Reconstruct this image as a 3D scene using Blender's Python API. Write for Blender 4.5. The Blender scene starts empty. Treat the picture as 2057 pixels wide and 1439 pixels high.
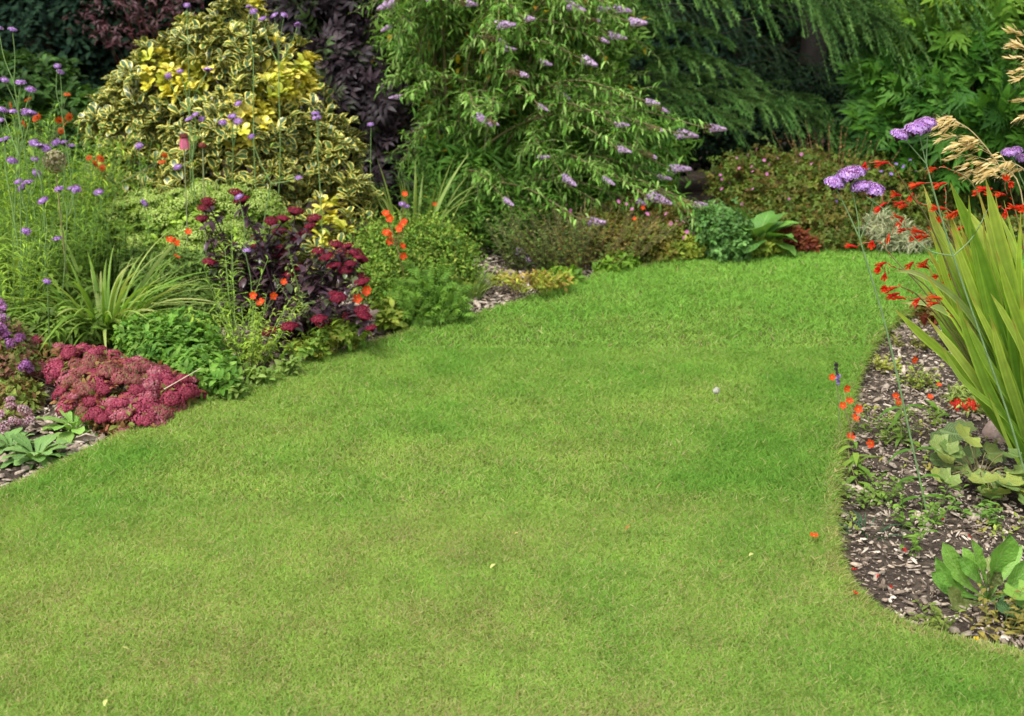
import bpy, math
import numpy as np
from mathutils import Vector, Matrix, Euler

# ------------------------------------------------------------------ camera, sky, sun
scene = bpy.context.scene
COL = scene.collection
CAM_H = 1.6
F_PX = 2600.0                       # focal length in pixels of the 2057 px wide photograph
PITCH = math.atan(819.0 / F_PX)
cd = bpy.data.cameras.new("camera")
cam = bpy.data.objects.new("camera", cd); COL.objects.link(cam)
cam.location = (0, 0, CAM_H)
cam.rotation_euler = (math.pi / 2 - PITCH, 0, 0)
cd.sensor_width = 36.0
cd.lens = 36.0 * F_PX / 2057.0
cd.clip_start = 0.05; cd.clip_end = 500
cd.dof.use_dof = True; cd.dof.focus_distance = 3.9; cd.dof.aperture_fstop = 4.2
scene.camera = cam

SUN_EL, SUN_AZ = math.radians(58), math.radians(215)
w = bpy.data.worlds.new("World"); scene.world = w; w.use_nodes = True
nt = w.node_tree; nt.nodes.clear()
sky = nt.nodes.new('ShaderNodeTexSky'); sky.sky_type = 'NISHITA'; sky.sun_disc = False
sky.sun_elevation = SUN_EL; sky.sun_rotation = SUN_AZ
sky.air_density = 1.0; sky.dust_density = 4.0; sky.ozone_density = 1.0
hs = nt.nodes.new('ShaderNodeHueSaturation'); hs.inputs['Saturation'].default_value = 0.22
bg = nt.nodes.new('ShaderNodeBackground'); bg.inputs['Strength'].default_value = 0.13
wo = nt.nodes.new('ShaderNodeOutputWorld')
nt.links.new(sky.outputs[0], hs.inputs['Color']); nt.links.new(hs.outputs[0], bg.inputs['Color'])
nt.links.new(bg.outputs[0], wo.inputs['Surface'])
sl = bpy.data.lights.new("sun", 'SUN'); sl.energy = 1.5; sl.angle = math.radians(18); sl.color = (1.0, 0.965, 0.90)
so = bpy.data.objects.new("sun", sl); COL.objects.link(so)
sd = Vector((math.sin(SUN_AZ) * math.cos(SUN_EL), math.cos(SUN_AZ) * math.cos(SUN_EL), math.sin(SUN_EL)))
so.rotation_euler = sd.to_track_quat('Z', 'Y').to_euler(); so.location = (0, 0, 12)
scene.view_settings.view_transform = 'Standard'; scene.view_settings.look = 'None'
scene.view_settings.gamma = 1.0; scene.view_settings.exposure = 1.1
scene.view_settings.use_curve_mapping = False

# ------------------------------------------------------------------ helpers
rng = np.random.default_rng(11)
U = rng.uniform
FW = np.array([0, math.cos(PITCH), -math.sin(PITCH)]); UPV = np.array([0, math.sin(PITCH), math.cos(PITCH)])
RT = np.array([1.0, 0, 0]); CP = np.array([0, 0, CAM_H])
BED = -0.045
def ray(px, py):
    return RT * ((px - 1028.5) / F_PX) + UPV * (-(py - 719.5) / F_PX) + FW
def G(px, py, z=0.0):
    d = ray(px, py); return CP + d * ((z - CAM_H) / d[2])
def W(px, py, Y):
    d = ray(px, py); return CP + d * (Y / d[1])
def mpp(P):                          # metres per photograph pixel at a point
    return float(np.dot(np.asarray(P) - CP, FW)) / F_PX
def nz(a):
    a = np.asarray(a, float); return a / np.maximum(np.linalg.norm(a, axis=-1, keepdims=True), 1e-9)
def A(*x): return np.array(x, float)
Z1 = A(0, 0, 1)
def hash2(i, j, s):
    n = (i * 374761393 + j * 668265263 + s * 1274126177) & 0xffffffff
    n = ((n ^ (n >> 13)) * 1274126177) & 0xffffffff
    return ((n ^ (n >> 16)) & 0xffff) / 65535.0
def noise2(x, y, s=0):
    x = np.asarray(x, float); y = np.asarray(y, float)
    xi = np.floor(x).astype(np.int64); yi = np.floor(y).astype(np.int64)
    fx = x - xi; fy = y - yi; fx = fx * fx * (3 - 2 * fx); fy = fy * fy * (3 - 2 * fy)
    a = hash2(xi, yi, s); b = hash2(xi + 1, yi, s); c = hash2(xi, yi + 1, s); d = hash2(xi + 1, yi + 1, s)
    return (a * (1 - fx) + b * fx) * (1 - fy) + (c * (1 - fx) + d * fx) * fy
def pal(cols, n, jit=0.18, wts=None):
    c = np.array(cols, float); wts = None if wts is None else np.array(wts, float) / sum(wts)
    i = rng.choice(len(c), n, p=wts); j = rng.choice(len(c), n, p=wts); t = U(0, .5, n)[:, None]
    return (c[i] * (1 - t) + c[j] * t) * U(1 - jit, 1 + jit, n)[:, None]
def srgb(r, g, b):
    return tuple(((c / 255 + .055) / 1.055) ** 2.4 if c > 10 else c / 255 / 12.92 for c in (r, g, b))

ORG = {}
def thing(name, label, cat, loc, group=None):
    o = bpy.data.objects.new(name, None); COL.objects.link(o)
    o.empty_display_size = 0.1; o.location = tuple(loc); o['label'] = label; o['category'] = cat
    if group: o['group'] = group
    ORG[o.name] = np.array(loc, float)
    return o

class Buf:
    def __init__(s): s.v = []; s.q = []; s.t = []; s.c = []; s.u = []; s.n = 0
    def add(s, V, Q=None, T=None, C=(1, 1, 1), UV=None):
        V = np.asarray(V, float).reshape(-1, 3); k = len(V)
        C = np.broadcast_to(np.asarray(C, float), (k, 3)); UV = np.zeros((k, 3)) if UV is None else UV
        if Q is not None and len(Q): s.q.append(np.asarray(Q, np.int64).reshape(-1, 4) + s.n)
        if T is not None and len(T): s.t.append(np.asarray(T, np.int64).reshape(-1, 3) + s.n)
        s.v.append(V); s.c.append(C); s.u.append(UV); s.n += k
    def scatter(s, t, P, D, N, S, C):
        V, Q, T, UV = t; P = np.asarray(P, float); m = len(P)
        if m == 0: return
        D = nz(D); X = nz(np.cross(D, N)); Z = np.cross(X, D)
        S = np.asarray(S, float)
        if S.ndim == 0: S = np.full((m, 3), float(S))
        elif S.ndim == 1 and len(S) == m: S = np.repeat(S[:, None], 3, 1)
        k = len(V)
        W3 = (P[:, None, :] + (V[None, :, 0] * S[:, 0:1])[..., None] * X[:, None, :]
              + (V[None, :, 1] * S[:, 1:2])[..., None] * D[:, None, :] + (V[None, :, 2] * S[:, 2:3])[..., None] * Z[:, None, :])
        C = np.broadcast_to(np.asarray(C, float), (m, 3))
        off = (np.arange(m) * k)[:, None, None]
        q = (np.asarray(Q)[None] + off).reshape(-1, 4) if Q is not None and len(Q) else None
        tt = (np.asarray(T)[None] + off).reshape(-1, 3) if T is not None and len(T) else None
        uv = np.broadcast_to(UV[None], (m, k, 3)).copy(); uv[:, :, 2] = U(0, 1, m)[:, None]
        s.add(W3.reshape(-1, 3), q, tt, np.repeat(C, k, 0), uv.reshape(-1, 3))
    def ribbons(s, P0, D, L, B, Wd, C0, C1, nseg=3, prof=None, fold=0.0, side=None):
        P0 = np.asarray(P0, float); m = len(P0)
        if m == 0: return
        D = nz(D); L = np.broadcast_to(np.asarray(L, float), (m,)); Wd = np.broadcast_to(np.asarray(Wd, float), (m,))
        B = np.broadcast_to(np.asarray(B, float), (m, 3))
        t = np.linspace(0, 1, nseg + 1)
        pr = np.array([1 - 0.92 * x ** 2 for x in t]) if prof is None else np.interp(t, *zip(*prof))
        if side is None:
            a = U(0, 2 * math.pi, m); side = np.stack([np.cos(a), np.sin(a), np.zeros(m)], 1)
        side = np.broadcast_to(np.asarray(side, float), (m, 3))
        pts = P0[:, None] + D[:, None] * (L[:, None] * t[None])[..., None] + B[:, None] * (L[:, None] * t[None] ** 2)[..., None]
        tg = nz(D[:, None] + 2 * B[:, None] * t[None, :, None])
        X = nz(side[:, None] - tg * np.sum(side[:, None] * tg, -1, keepdims=True)); Zn = np.cross(X, tg)
        hw = (Wd[:, None] * pr[None] * 0.5)[..., None]
        if fold:
            cols = [pts - X * hw + Zn * hw * fold, pts, pts + X * hw + Zn * hw * fold]; vs = [-1, 0, 1]
        else: cols = [pts - X * hw, pts + X * hw]; vs = [-1, 1]
        nc = len(cols); V = np.stack(cols, 2)
        q = []
        for i in range(nseg):
            for j in range(nc - 1):
                a = i * nc + j; q.append((a, a + 1, a + nc + 1, a + nc))
        k = (nseg + 1) * nc; q = (np.array(q)[None] + (np.arange(m) * k)[:, None, None]).reshape(-1, 4)
        C0 = np.broadcast_to(np.asarray(C0, float), (m, 3)); C1 = np.broadcast_to(np.asarray(C1, float), (m, 3))
        c = C0[:, None, None] * (1 - t[None, :, None, None]) + C1[:, None, None] * t[None, :, None, None]
        c = np.broadcast_to(c, (m, nseg + 1, nc, 3))
        uv = np.zeros((m, nseg + 1, nc, 3)); uv[..., 0] = t[None, :, None]; uv[..., 1] = np.array(vs)[None, None]; uv[..., 2] = U(0, 1, m)[:, None, None]
        s.add(V.reshape(-1, 3), q, None, c.reshape(-1, 3), uv.reshape(-1, 3))
    def stems(s, P0, D, L, B, R0, R1, C, nseg=4, ns=4):
        P0 = np.asarray(P0, float); m = len(P0)
        if m == 0: return
        D = nz(D); L = np.broadcast_to(np.asarray(L, float), (m,)); B = np.broadcast_to(np.asarray(B, float), (m, 3))
        t = np.linspace(0, 1, nseg + 1)
        pts = P0[:, None] + D[:, None] * (L[:, None] * t[None])[..., None] + B[:, None] * (L[:, None] * t[None] ** 2)[..., None]
        s.rings(pts, np.linspace(0, 1, nseg + 1)[None] * (np.asarray(R1) - np.asarray(R0)) + np.asarray(R0), C, ns)
    def rings(s, pts, R, C, ns=5):
        m, k = pts.shape[:2]; R = np.broadcast_to(R, (m, k))
        tg = nz(np.gradient(pts, axis=1)); ref = np.where(np.abs(tg[..., 2:3]) > .9, A(1, 0, 0), Z1)
        X = nz(np.cross(tg, ref)); Y = np.cross(tg, X)
        a = np.arange(ns) * 2 * math.pi / ns
        V = pts[:, :, None] + R[..., None, None] * (X[:, :, None] * np.cos(a)[:, None] + Y[:, :, None] * np.sin(a)[:, None])
        q = []
        for i in range(k - 1):
            for j in range(ns):
                b = (j + 1) % ns; q.append((i * ns + j, i * ns + b, (i + 1) * ns + b, (i + 1) * ns + j))
        q = (np.array(q)[None] + (np.arange(m) * k * ns)[:, None, None]).reshape(-1, 4)
        C = np.broadcast_to(np.asarray(C, float), (m, 3))
        s.add(V.reshape(-1, 3), q, None, np.repeat(C, k * ns, 0))
    def tube(s, pts, r0, r1, C, ns=6, sub=5):
        p = cat(pts, sub); s.rings(p[None], np.linspace(r0, r1, len(p))[None], C, ns)
    def mesh(s, name, mat, org=(0, 0, 0), smooth=False):
        me = bpy.data.meshes.new(name)
        V = np.concatenate(s.v) - np.asarray(org, float)
        q = np.concatenate(s.q) if s.q else np.zeros((0, 4), np.int64); t = np.concatenate(s.t) if s.t else np.zeros((0, 3), np.int64)
        me.vertices.add(len(V)); me.vertices.foreach_set('co', V.astype(np.float32).ravel())
        loops = np.concatenate([q.ravel(), t.ravel()]).astype(np.int32)
        me.loops.add(len(loops)); me.loops.foreach_set('vertex_index', loops)
        tot = np.concatenate([np.full(len(q), 4), np.full(len(t), 3)]).astype(np.int32)
        st = np.concatenate([[0], np.cumsum(tot)[:-1]]).astype(np.int32)
        me.polygons.add(len(tot)); me.polygons.foreach_set('loop_start', st)
        if smooth: me.polygons.foreach_set('use_smooth', np.ones(len(tot), bool))
        c = np.concatenate(s.c); c4 = np.concatenate([np.clip(c, 0, 1), np.ones((len(c), 1))], 1)
        at = me.attributes.new('col', 'FLOAT_COLOR', 'POINT'); at.data.foreach_set('color', c4.astype(np.float32).ravel())
        au = me.attributes.new('uvr', 'FLOAT_VECTOR', 'POINT'); au.data.foreach_set('vector', np.concatenate(s.u).astype(np.float32).ravel())
        me.materials.append(mat); me.update(calc_edges=True)
        return me
    def build(s, name, mat, parent=None, smooth=False, loc=None):
        if s.n == 0: return None
        org = ORG[parent.name] if parent else (np.array(loc, float) if loc is not None else np.zeros(3))
        o = bpy.data.objects.new(name, s.mesh(name, mat, org, smooth)); COL.objects.link(o)
        if parent: o.parent = parent
        else: o.location = tuple(org)
        ORG[o.name] = org
        return o

def inst(me, name, parent, P, rot=(0, 0, 0), sc=1.0, up=None):
    """one more part: an object on shared mesh data at world point P"""
    o = bpy.data.objects.new(name, me); COL.objects.link(o); o.parent = parent
    o.location = tuple(np.asarray(P) - ORG[parent.name])
    if up is not None:
        q = Vector(tuple(up)).to_track_quat('Z', 'Y'); e = q.to_matrix() @ Matrix.Rotation(rot[2], 3, 'Z'); o.rotation_euler = e.to_euler()
    else: o.rotation_euler = rot
    o.scale = (sc, sc, sc) if np.ndim(sc) == 0 else tuple(sc)
    ORG[o.name] = np.asarray(P, float)
    return o
def cat(pts, sub=5):                 # catmull-rom through points
    p = np.asarray(pts, float)
    if len(p) < 3: return np.stack([p[0] * (1 - t) + p[-1] * t for t in np.linspace(0, 1, sub + 1)])
    e = np.concatenate([[2 * p[0] - p[1]], p, [2 * p[-1] - p[-2]]]); out = []
    for i in range(1, len(e) - 2):
        for t in np.arange(sub) / sub:
            a, b, c, d = e[i - 1], e[i], e[i + 1], e[i + 2]
            out.append(.5 * (2 * b + (c - a) * t + (2 * a - 5 * b + 4 * c - d) * t * t + (3 * b - a - 3 * c + d) * t ** 3))
    out.append(p[-1]); return np.array(out)

# ------------------------------------------------------------------ materials
def nodes(name):
    m = bpy.data.materials.new(name); m.use_nodes = True; t = m.node_tree; t.nodes.clear()
    return m, t, t.nodes.new, t.links.new
def leafmat(name, rough=0.5, trans=0.25, spec=0.4, var=0.25, nscale=30, rim=None, vein=0.0, back=0.15, rimw=0.5, tint=None, bump=0):
    m, t, N, Lk = nodes(name)
    at = N('ShaderNodeAttribute'); at.attribute_name = 'col'
    uv = N('ShaderNodeAttribute'); uv.attribute_name = 'uvr'; sp = N('ShaderNodeSeparateXYZ'); Lk(uv.outputs['Vector'], sp.inputs[0])
    tc = N('ShaderNodeTexCoord'); nz_ = N('ShaderNodeTexNoise'); nz_.inputs['Scale'].default_value = nscale; nz_.inputs['Detail'].default_value = 3
    Lk(tc.outputs['Object'], nz_.inputs['Vector'])
    mr = N('ShaderNodeMapRange'); mr.inputs[1].default_value = .3; mr.inputs[2].default_value = .7; mr.inputs[3].default_value = 1 - var; mr.inputs[4].default_value = 1 + var
    Lk(nz_.outputs[0], mr.inputs[0])
    col = at.outputs['Color']
    if tint:
        tn = N('ShaderNodeVectorMath'); tn.operation = 'MULTIPLY'; tn.inputs[1].default_value = tint; Lk(col, tn.inputs[0]); col = tn.outputs[0]
    ab = N('ShaderNodeMath'); ab.operation = 'ABSOLUTE'; Lk(sp.outputs['Y'], ab.inputs[0])
    if rim:
        ad = N('ShaderNodeMath'); ad.operation = 'MULTIPLY_ADD'; ad.inputs[1].default_value = 0.9; Lk(nz_.outputs[0], ad.inputs[0]); Lk(ab.outputs[0], ad.inputs[2])
        r2 = N('ShaderNodeMapRange'); r2.inputs[1].default_value = rimw + .40; r2.inputs[2].default_value = rimw + .55; Lk(ad.outputs[0], r2.inputs[0])
        mx = N('ShaderNodeMix'); mx.data_type = 'RGBA'; mx.inputs['B'].default_value = (*rim, 1); Lk(r2.outputs[0], mx.inputs['Factor']); Lk(col, mx.inputs['A']); col = mx.outputs['Result']
    if vein:
        wv = N('ShaderNodeMath'); wv.operation = 'MULTIPLY_ADD'; wv.inputs[1].default_value = 9.0; Lk(sp.outputs['X'], wv.inputs[0])
        w2 = N('ShaderNodeMath'); w2.operation = 'MULTIPLY'; w2.inputs[1].default_value = -3.5; Lk(ab.outputs[0], w2.inputs[0]); Lk(w2.outputs[0], wv.inputs[2])
        fr = N('ShaderNodeMath'); fr.operation = 'PINGPONG'; fr.inputs[1].default_value = .5; Lk(wv.outputs[0], fr.inputs[0])
        mn = N('ShaderNodeMath'); mn.operation = 'MINIMUM'; Lk(fr.outputs[0], mn.inputs[0])
        a3 = N('ShaderNodeMath'); a3.operation = 'MULTIPLY'; a3.inputs[1].default_value = 1.6; Lk(ab.outputs[0], a3.inputs[0]); Lk(a3.outputs[0], mn.inputs[1])
        r3 = N('ShaderNodeMapRange'); r3.inputs[1].default_value = 0; r3.inputs[2].default_value = .14; r3.inputs[3].default_value = vein; r3.inputs[4].default_value = 0; Lk(mn.outputs[0], r3.inputs[0])
        mv = N('ShaderNodeMix'); mv.data_type = 'RGBA'; mv.inputs['B'].default_value = (.42, .55, .22, 1); Lk(r3.outputs[0], mv.inputs['Factor']); Lk(col, mv.inputs['A']); col = mv.outputs['Result']
    ml = N('ShaderNodeVectorMath'); ml.operation = 'SCALE'; Lk(col, ml.inputs[0]); Lk(mr.outputs[0], ml.inputs['Scale'])
    geo = N('ShaderNodeNewGeometry'); mb = N('ShaderNodeMix'); mb.data_type = 'RGBA'; mb.inputs['B'].default_value = (.30, .36, .26, 1)
    bf = N('ShaderNodeMath'); bf.operation = 'MULTIPLY'; bf.inputs[1].default_value = back; Lk(geo.outputs['Backfacing'], bf.inputs[0]); Lk(bf.outputs[0], mb.inputs['Factor']); Lk(ml.outputs[0], mb.inputs['A'])
    p = N('ShaderNodeBsdfPrincipled'); p.inputs['Roughness'].default_value = rough; p.inputs['Specular IOR Level'].default_value = spec
    Lk(mb.outputs['Result'], p.inputs['Base Color'])
    if bump:
        bn = N('ShaderNodeTexNoise'); bn.inputs['Scale'].default_value = 120; Lk(tc.outputs['Object'], bn.inputs['Vector']); bb = N('ShaderNodeBump'); bb.inputs['Strength'].default_value = bump; bb.inputs['Distance'].default_value = .01; Lk(bn.outputs[0], bb.inputs['Height']); Lk(bb.outputs[0], p.inputs['Normal'])
    o = N('ShaderNodeOutputMaterial')
    if trans:
        tr = N('ShaderNodeBsdfTranslucent'); g = N('ShaderNodeVectorMath'); g.operation = 'MULTIPLY'; g.inputs[1].default_value = (1.25, 1.2, .6); Lk(ml.outputs[0], g.inputs[0]); Lk(g.outputs[0], tr.inputs['Color'])
        ms = N('ShaderNodeMixShader'); ms.inputs[0].default_value = trans; Lk(p.outputs[0], ms.inputs[1]); Lk(tr.outputs[0], ms.inputs[2]); Lk(ms.outputs[0], o.inputs[0])
    else: Lk(p.outputs[0], o.inputs[0])
    return m
def noisemat(name, cols, scale=8, rough=0.9, bump=0.3, bscale=60, attr=False):
    m, t, N, Lk = nodes(name)
    tc = N('ShaderNodeTexCoord'); n1 = N('ShaderNodeTexNoise'); n1.inputs['Scale'].default_value = scale; n1.inputs['Detail'].default_value = 8; n1.inputs['Roughness'].default_value = .65
    Lk(tc.outputs['Object'], n1.inputs['Vector'])
    r = N('ShaderNodeValToRGB'); e = r.color_ramp.elements
    while len(e) < len(cols): e.new(.5)
    for i, c in enumerate(cols): e[i].position = .3 + .4 * i / (len(cols) - 1); e[i].color = (*c, 1)
    Lk(n1.outputs[0], r.inputs[0]); col = r.outputs[0]
    if attr:
        at = N('ShaderNodeAttribute'); at.attribute_name = 'col'; mm = N('ShaderNodeVectorMath'); mm.operation = 'MULTIPLY'; Lk(col, mm.inputs[0]); Lk(at.outputs['Color'], mm.inputs[1]); col = mm.outputs[0]
    n2 = N('ShaderNodeTexNoise'); n2.inputs['Scale'].default_value = bscale; n2.inputs['Detail'].default_value = 5; Lk(tc.outputs['Object'], n2.inputs['Vector'])
    b = N('ShaderNodeBump'); b.inputs['Strength'].default_value = bump; b.inputs['Distance'].default_value = .02; Lk(n2.outputs[0], b.inputs['Height'])
    p = N('ShaderNodeBsdfPrincipled'); p.inputs['Roughness'].default_value = rough; p.inputs['Specular IOR Level'].default_value = .2
    Lk(col, p.inputs['Base Color']); Lk(b.outputs[0], p.inputs['Normal'])
    o = N('ShaderNodeOutputMaterial'); Lk(p.outputs[0], o.inputs[0]); return m
MAT = dict(
    grass=leafmat('grass_blades', .6, .38, .12, .10, 6, back=0),
    leaf=leafmat('leaf', .55, .32, .18, .22, 40, tint=(1.22, 1.14, .62), back=.05),
    gloss=leafmat('glossy_leaf', .32, .15, .5, .2, 40),
    dark=leafmat('dark_glossy_leaf', .5, .08, .25, .3, 30, back=.04),
    shade=leafmat('shaded_leaf', .8, .05, .04, .3, 30, back=0),
    varieg=leafmat('variegated_leaf', .33, .15, .5, .12, 30, rim=(.70, .62, .14), rimw=.64),
    strap=leafmat('strap_leaf', .5, .38, .22, .12, 25, back=0),
    big=leafmat('veined_leaf', .5, .28, .35, .16, 12, vein=.38, bump=.4),
    petal=leafmat('petal', .55, .35, .2, .1, 60, back=0),
    needle=leafmat('needle', .6, .15, .1, .3, 8, back=0),
    stem=leafmat('stem', .6, 0, .3, .2, 40, back=0),
    chip=leafmat('bark_chip', .9, 0, .15, .35, 90, back=0),
    soil=noisemat('soil', [(.030, .022, .016), (.065, .049, .037), (.12, .094, .07)], 14, 1, 1.0, 70),
    turf=noisemat('turf', [(.05, .075, .014), (.09, .13, .025), (.15, .15, .05)], 5, 1, .5, 150),
    rock=noisemat('rock', [(.30, .20, .16), (.42, .31, .26), (.55, .45, .39)], 12, .9, .8, 40),
    twig=noisemat('bark', [(.03, .022, .015), (.07, .05, .035), (.12, .09, .06)], 20, .9, .6, 60),
)

# ------------------------------------------------------------------ leaf and flower templates  (x across, y along, z face normal)
def leaf_t(prof, fold=.25, droop=.4, nseg=None, ncol=1, wave=0):
    ts = [p[0] for p in prof]; ws = [p[1] for p in prof]
    V = []; UV = []; y = z = 0; pt = 0; vs = np.linspace(-1, 1, 2 * ncol + 1)
    for i, (t, wd) in enumerate(zip(ts, ws)):
        a = droop * (t + pt) / 2 * 1.6; y += (t - pt) * math.cos(a); z -= (t - pt) * math.sin(a); pt = t
        for v in vs:
            V.append((v * wd, y, z + abs(v) * fold * wd + (wave * math.sin(i * 2.4 + v * 2) * abs(v)))); UV.append((t, v, 0))
    nc = len(vs); Q = [(i * nc + j, i * nc + j + 1, (i + 1) * nc + j + 1, (i + 1) * nc + j) for i in range(len(ts) - 1) for j in range(nc - 1)]
    return np.array(V), np.array(Q), None, np.array(UV, float)
def join_t(parts):
    V = []; Q = []; UV = []; n = 0
    for (v, q, _, u), M3, off in parts:
        V.append(v @ np.array(M3).T + off); Q.append(q + n); UV.append(u); n += len(v)
    return np.concatenate(V), np.concatenate(Q), None, np.concatenate(UV)
def rotz(a, s=1, tilt=0):
    c, n = math.cos(a), math.sin(a); ct, st = math.cos(tilt), math.sin(tilt)
    R = np.array([[c, -n, 0], [n, c, 0], [0, 0, 1]]) @ np.array([[1, 0, 0], [0, ct, -st], [0, st, ct]])
    return R * s
OVAL = leaf_t([(0, .02), (.2, .16), (.5, .24), (.8, .16), (1, .01)], .3, .5)
OBOV = leaf_t([(0, .03), (.3, .13), (.6, .25), (.85, .23), (1, .05)], .25, .5)
LANCE = leaf_t([(0, .02), (.25, .1), (.55, .11), (1, .005)], .3, .8)
NARROW = leaf_t([(0, .02), (.4, .055), (1, .005)], .2, .6)
SMALL = leaf_t([(0, .05), (.5, .28), (1, .02)], .2, .3)
BIGOV = leaf_t([(0, .04), (.12, .10), (.3, .22), (.5, .30), (.7, .28), (.88, .17), (1, .02)], .2, .55, ncol=2, wave=.03)
PADDLE = leaf_t([(0, .04), (.15, .05), (.35, .10), (.55, .17), (.75, .2), (.9, .16), (1, .03)], .2, .6, ncol=2, wave=.03)
def pinnate(n=3, ln=.42, wd=1.0):
    lf = leaf_t([(0, .02), (.3, .17 * wd), (.6, .15 * wd), (1, .01)], .2, .5); parts = []
    for i in range(n):
        y = .22 + .55 * i / max(n - 1, 1)
        for sgn in (1, -1): parts.append((lf, rotz(sgn * 1.0, ln), A(0, y, 0)))
    parts.append((lf, rotz(0, ln * 1.15), A(0, .72, 0)))
    parts.append((leaf_t([(0, .012), (1, .006)], 0, 0), rotz(0, .8), A(0, 0, 0)))
    return join_t(parts)
PINN = pinnate()
def lobed(angs, lens, wd=.13):
    lf = leaf_t([(0, .06), (.35, wd), (.6, wd * .85), (.8, wd * .5), (1, .006)], .25, .35); parts = [(lf, rotz(a, l), A(0, .1 + .25 * max(0, math.cos(a)) * (1 - abs(a) / 2), 0)) for a, l in zip(angs, lens)]
    sm = leaf_t([(0, .05), (.5, .07), (1, .004)], .2, .3)
    for a, l in zip(angs, lens):
        for sg in (1, -1):
            o = np.array(rotz(a, l)) @ A(0, .45, 0) + A(0, .1 + .25 * max(0, math.cos(a)) * (1 - abs(a) / 2), 0)
            parts.append((sm, rotz(a + sg * .6, l * .48), o))
    return join_t(parts)
LOBED = lobed([-1.7, -1.15, -.6, 0, .6, 1.15, 1.7], [.45, .62, .78, .92, .78, .62, .45])
FERN = pinnate(5, .3, .7)
TREFOIL = join_t([(leaf_t([(0, .04), (.4, .26), (.75, .28), (1, .06)], .15, .3), rotz(a, .55), A(0, .35, 0)) for a in (-1.9, 0, 1.9)] + [(leaf_t([(0, .012), (1, .012)], 0, 0), rotz(0, .4), A(0, 0, 0))])
def roundleaf(n=22, lob=7, cup=.25):       # round, pleated, shallowly lobed leaf, stalk end at the origin
    V = [(0, .1, 0)]; UV = [(0, 0, 0)]
    for ring, rr in ((1, .45), (2, .8), (3, 1.0)):
        for i in range(n + 1):
            a = -2.75 + 5.5 * i / n; r = rr * .5 * (1 + (.09 * math.cos(a * lob) if ring == 3 else 0))
            V.append((r * math.sin(a), .45 * .9 * (0 if ring else 1) + .12 + r * math.cos(a) * .95 + .3 * rr * .6, cup * rr * rr * .5 - .05 * rr * abs(math.sin(a * lob / 2)))); UV.append((rr, a / 2.75, 0))
    Q = []; T = []
    for i in range(n): T.append((0, 2 + i, 1 + i))
    for k in range(2):
        for i in range(n):
            a = 1 + k * (n + 1) + i; Q.append((a, a + 1, a + n + 2, a + n + 1))
    return np.array(V, float), np.array(Q), np.array(T), np.array(UV, float)
ROUND = roundleaf()
FLORET = (np.array([(0, 0, 0), (1, 0, .5), (0, 1, .5), (-1, 0, .5), (0, -1, .5), (.75, .75, 0), (-.75, .75, 0), (-.75, -.75, 0), (.75, -.75, 0)], float) * .5,
          None, np.array([(0, 8, 1), (0, 1, 5), (0, 5, 2), (0, 2, 6), (0, 6, 3), (0, 3, 7), (0, 7, 4), (0, 4, 8)]), np.zeros((9, 3)))
PYR = (np.array([(.5, .5, 0), (-.5, .5, 0), (-.5, -.5, 0), (.5, -.5, 0), (0, 0, .7)], float), None, np.array([(0, 1, 4), (1, 2, 4), (2, 3, 4), (3, 0, 4)]), np.zeros((5, 3)))

def rdir(n):
    d = rng.normal(size=(n, 3)); return nz(d)
def head_mesh(name, kind, cols, n=70, R=1.0, h=.55, fl=.16, under=(.12, .2, .06), wts=None, lump=.5, core=None):
    """domed flower head of many florets, radius R = 1 at origin, facing +z"""
    b = Buf(); i = np.arange(n) + .5; ph = np.arccos(1 - i / n * .98); th = math.pi * (1 + 5 ** .5) * i
    N = np.stack([np.sin(ph) * np.cos(th), np.sin(ph) * np.sin(th), np.cos(ph)], 1); P = N * A(R, R, h * R) * (U(.82, 1.05, n) * (1 - lump * .44 + lump * noise2(N[:, 0] * 2.6 + n, N[:, 1] * 2.6 + len(name) + U(0, 9), 7)))[:, None]
    D = nz(np.cross(N, rdir(n))); b.scatter(kind, P, D, N, np.stack([np.full(n, fl)] * 3, 1) * U(.8, 1.25, n)[:, None], pal(cols, n, .2, wts))
    if core:
        i = np.arange(90) + .5; ph = np.arccos(1 - i / 90 * .98); th = math.pi * (1 + 5 ** .5) * i; N = np.stack([np.sin(ph) * np.cos(th), np.sin(ph) * np.sin(th), np.cos(ph)], 1)
        b.scatter(PYR, N * A(R, R, h * R) * .80, nz(np.cross(N, rdir(90))), N, .26, pal([core], 90, .3))
    m = n // 2; th = U(0, 6.28, m); P0 = np.zeros((m, 3)) + A(0, 0, -.75 * R)
    T = np.stack([np.cos(th) * U(.2, .9, m), np.sin(th) * U(.2, .9, m), U(-.1, .35, m)], 1) * R
    b.stems(P0, T - P0, np.linalg.norm(T - P0, axis=1), (0, 0, 0), .02 * R, .05 * R, under, 1, 3)
    return b.mesh(name, MAT['petal'])
LIL = [srgb(160, 122, 196), srgb(182, 146, 212), srgb(132, 84, 160), srgb(200, 172, 226)]
VERB = [head_mesh('flower_head', FLORET, LIL, 60, 1, .38, .42, (.2, .10, .18)) for _ in range(3)]
VERBN = [head_mesh('flower_head', FLORET, [srgb(186, 146, 220), srgb(206, 174, 232), srgb(158, 112, 196)], 90, 1, .6, .25, (.16, .05, .10), [3, 3, 2], .25, (.22, .07, .2)) for _ in range(2)]
CRIM = [head_mesh('flower_head', PYR, [(.20, .010, .030), (.27, .020, .05), (.11, .007, .02)], 120, 1, .42, .18, (.10, .012, .03)) for _ in range(3)]
ROSE = [head_mesh('flower_head', PYR, c_, 110, 1, .55, .2, (.16, .13, .06)) for c_ in ([(.32, .045, .09), (.40, .08, .13)], [(.24, .03, .06), (.30, .05, .08)], [(.42, .11, .16), (.34, .08, .10), (.48, .2, .22)], [(.26, .06, .07), (.33, .09, .10), (.22, .13, .07)])]
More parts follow.
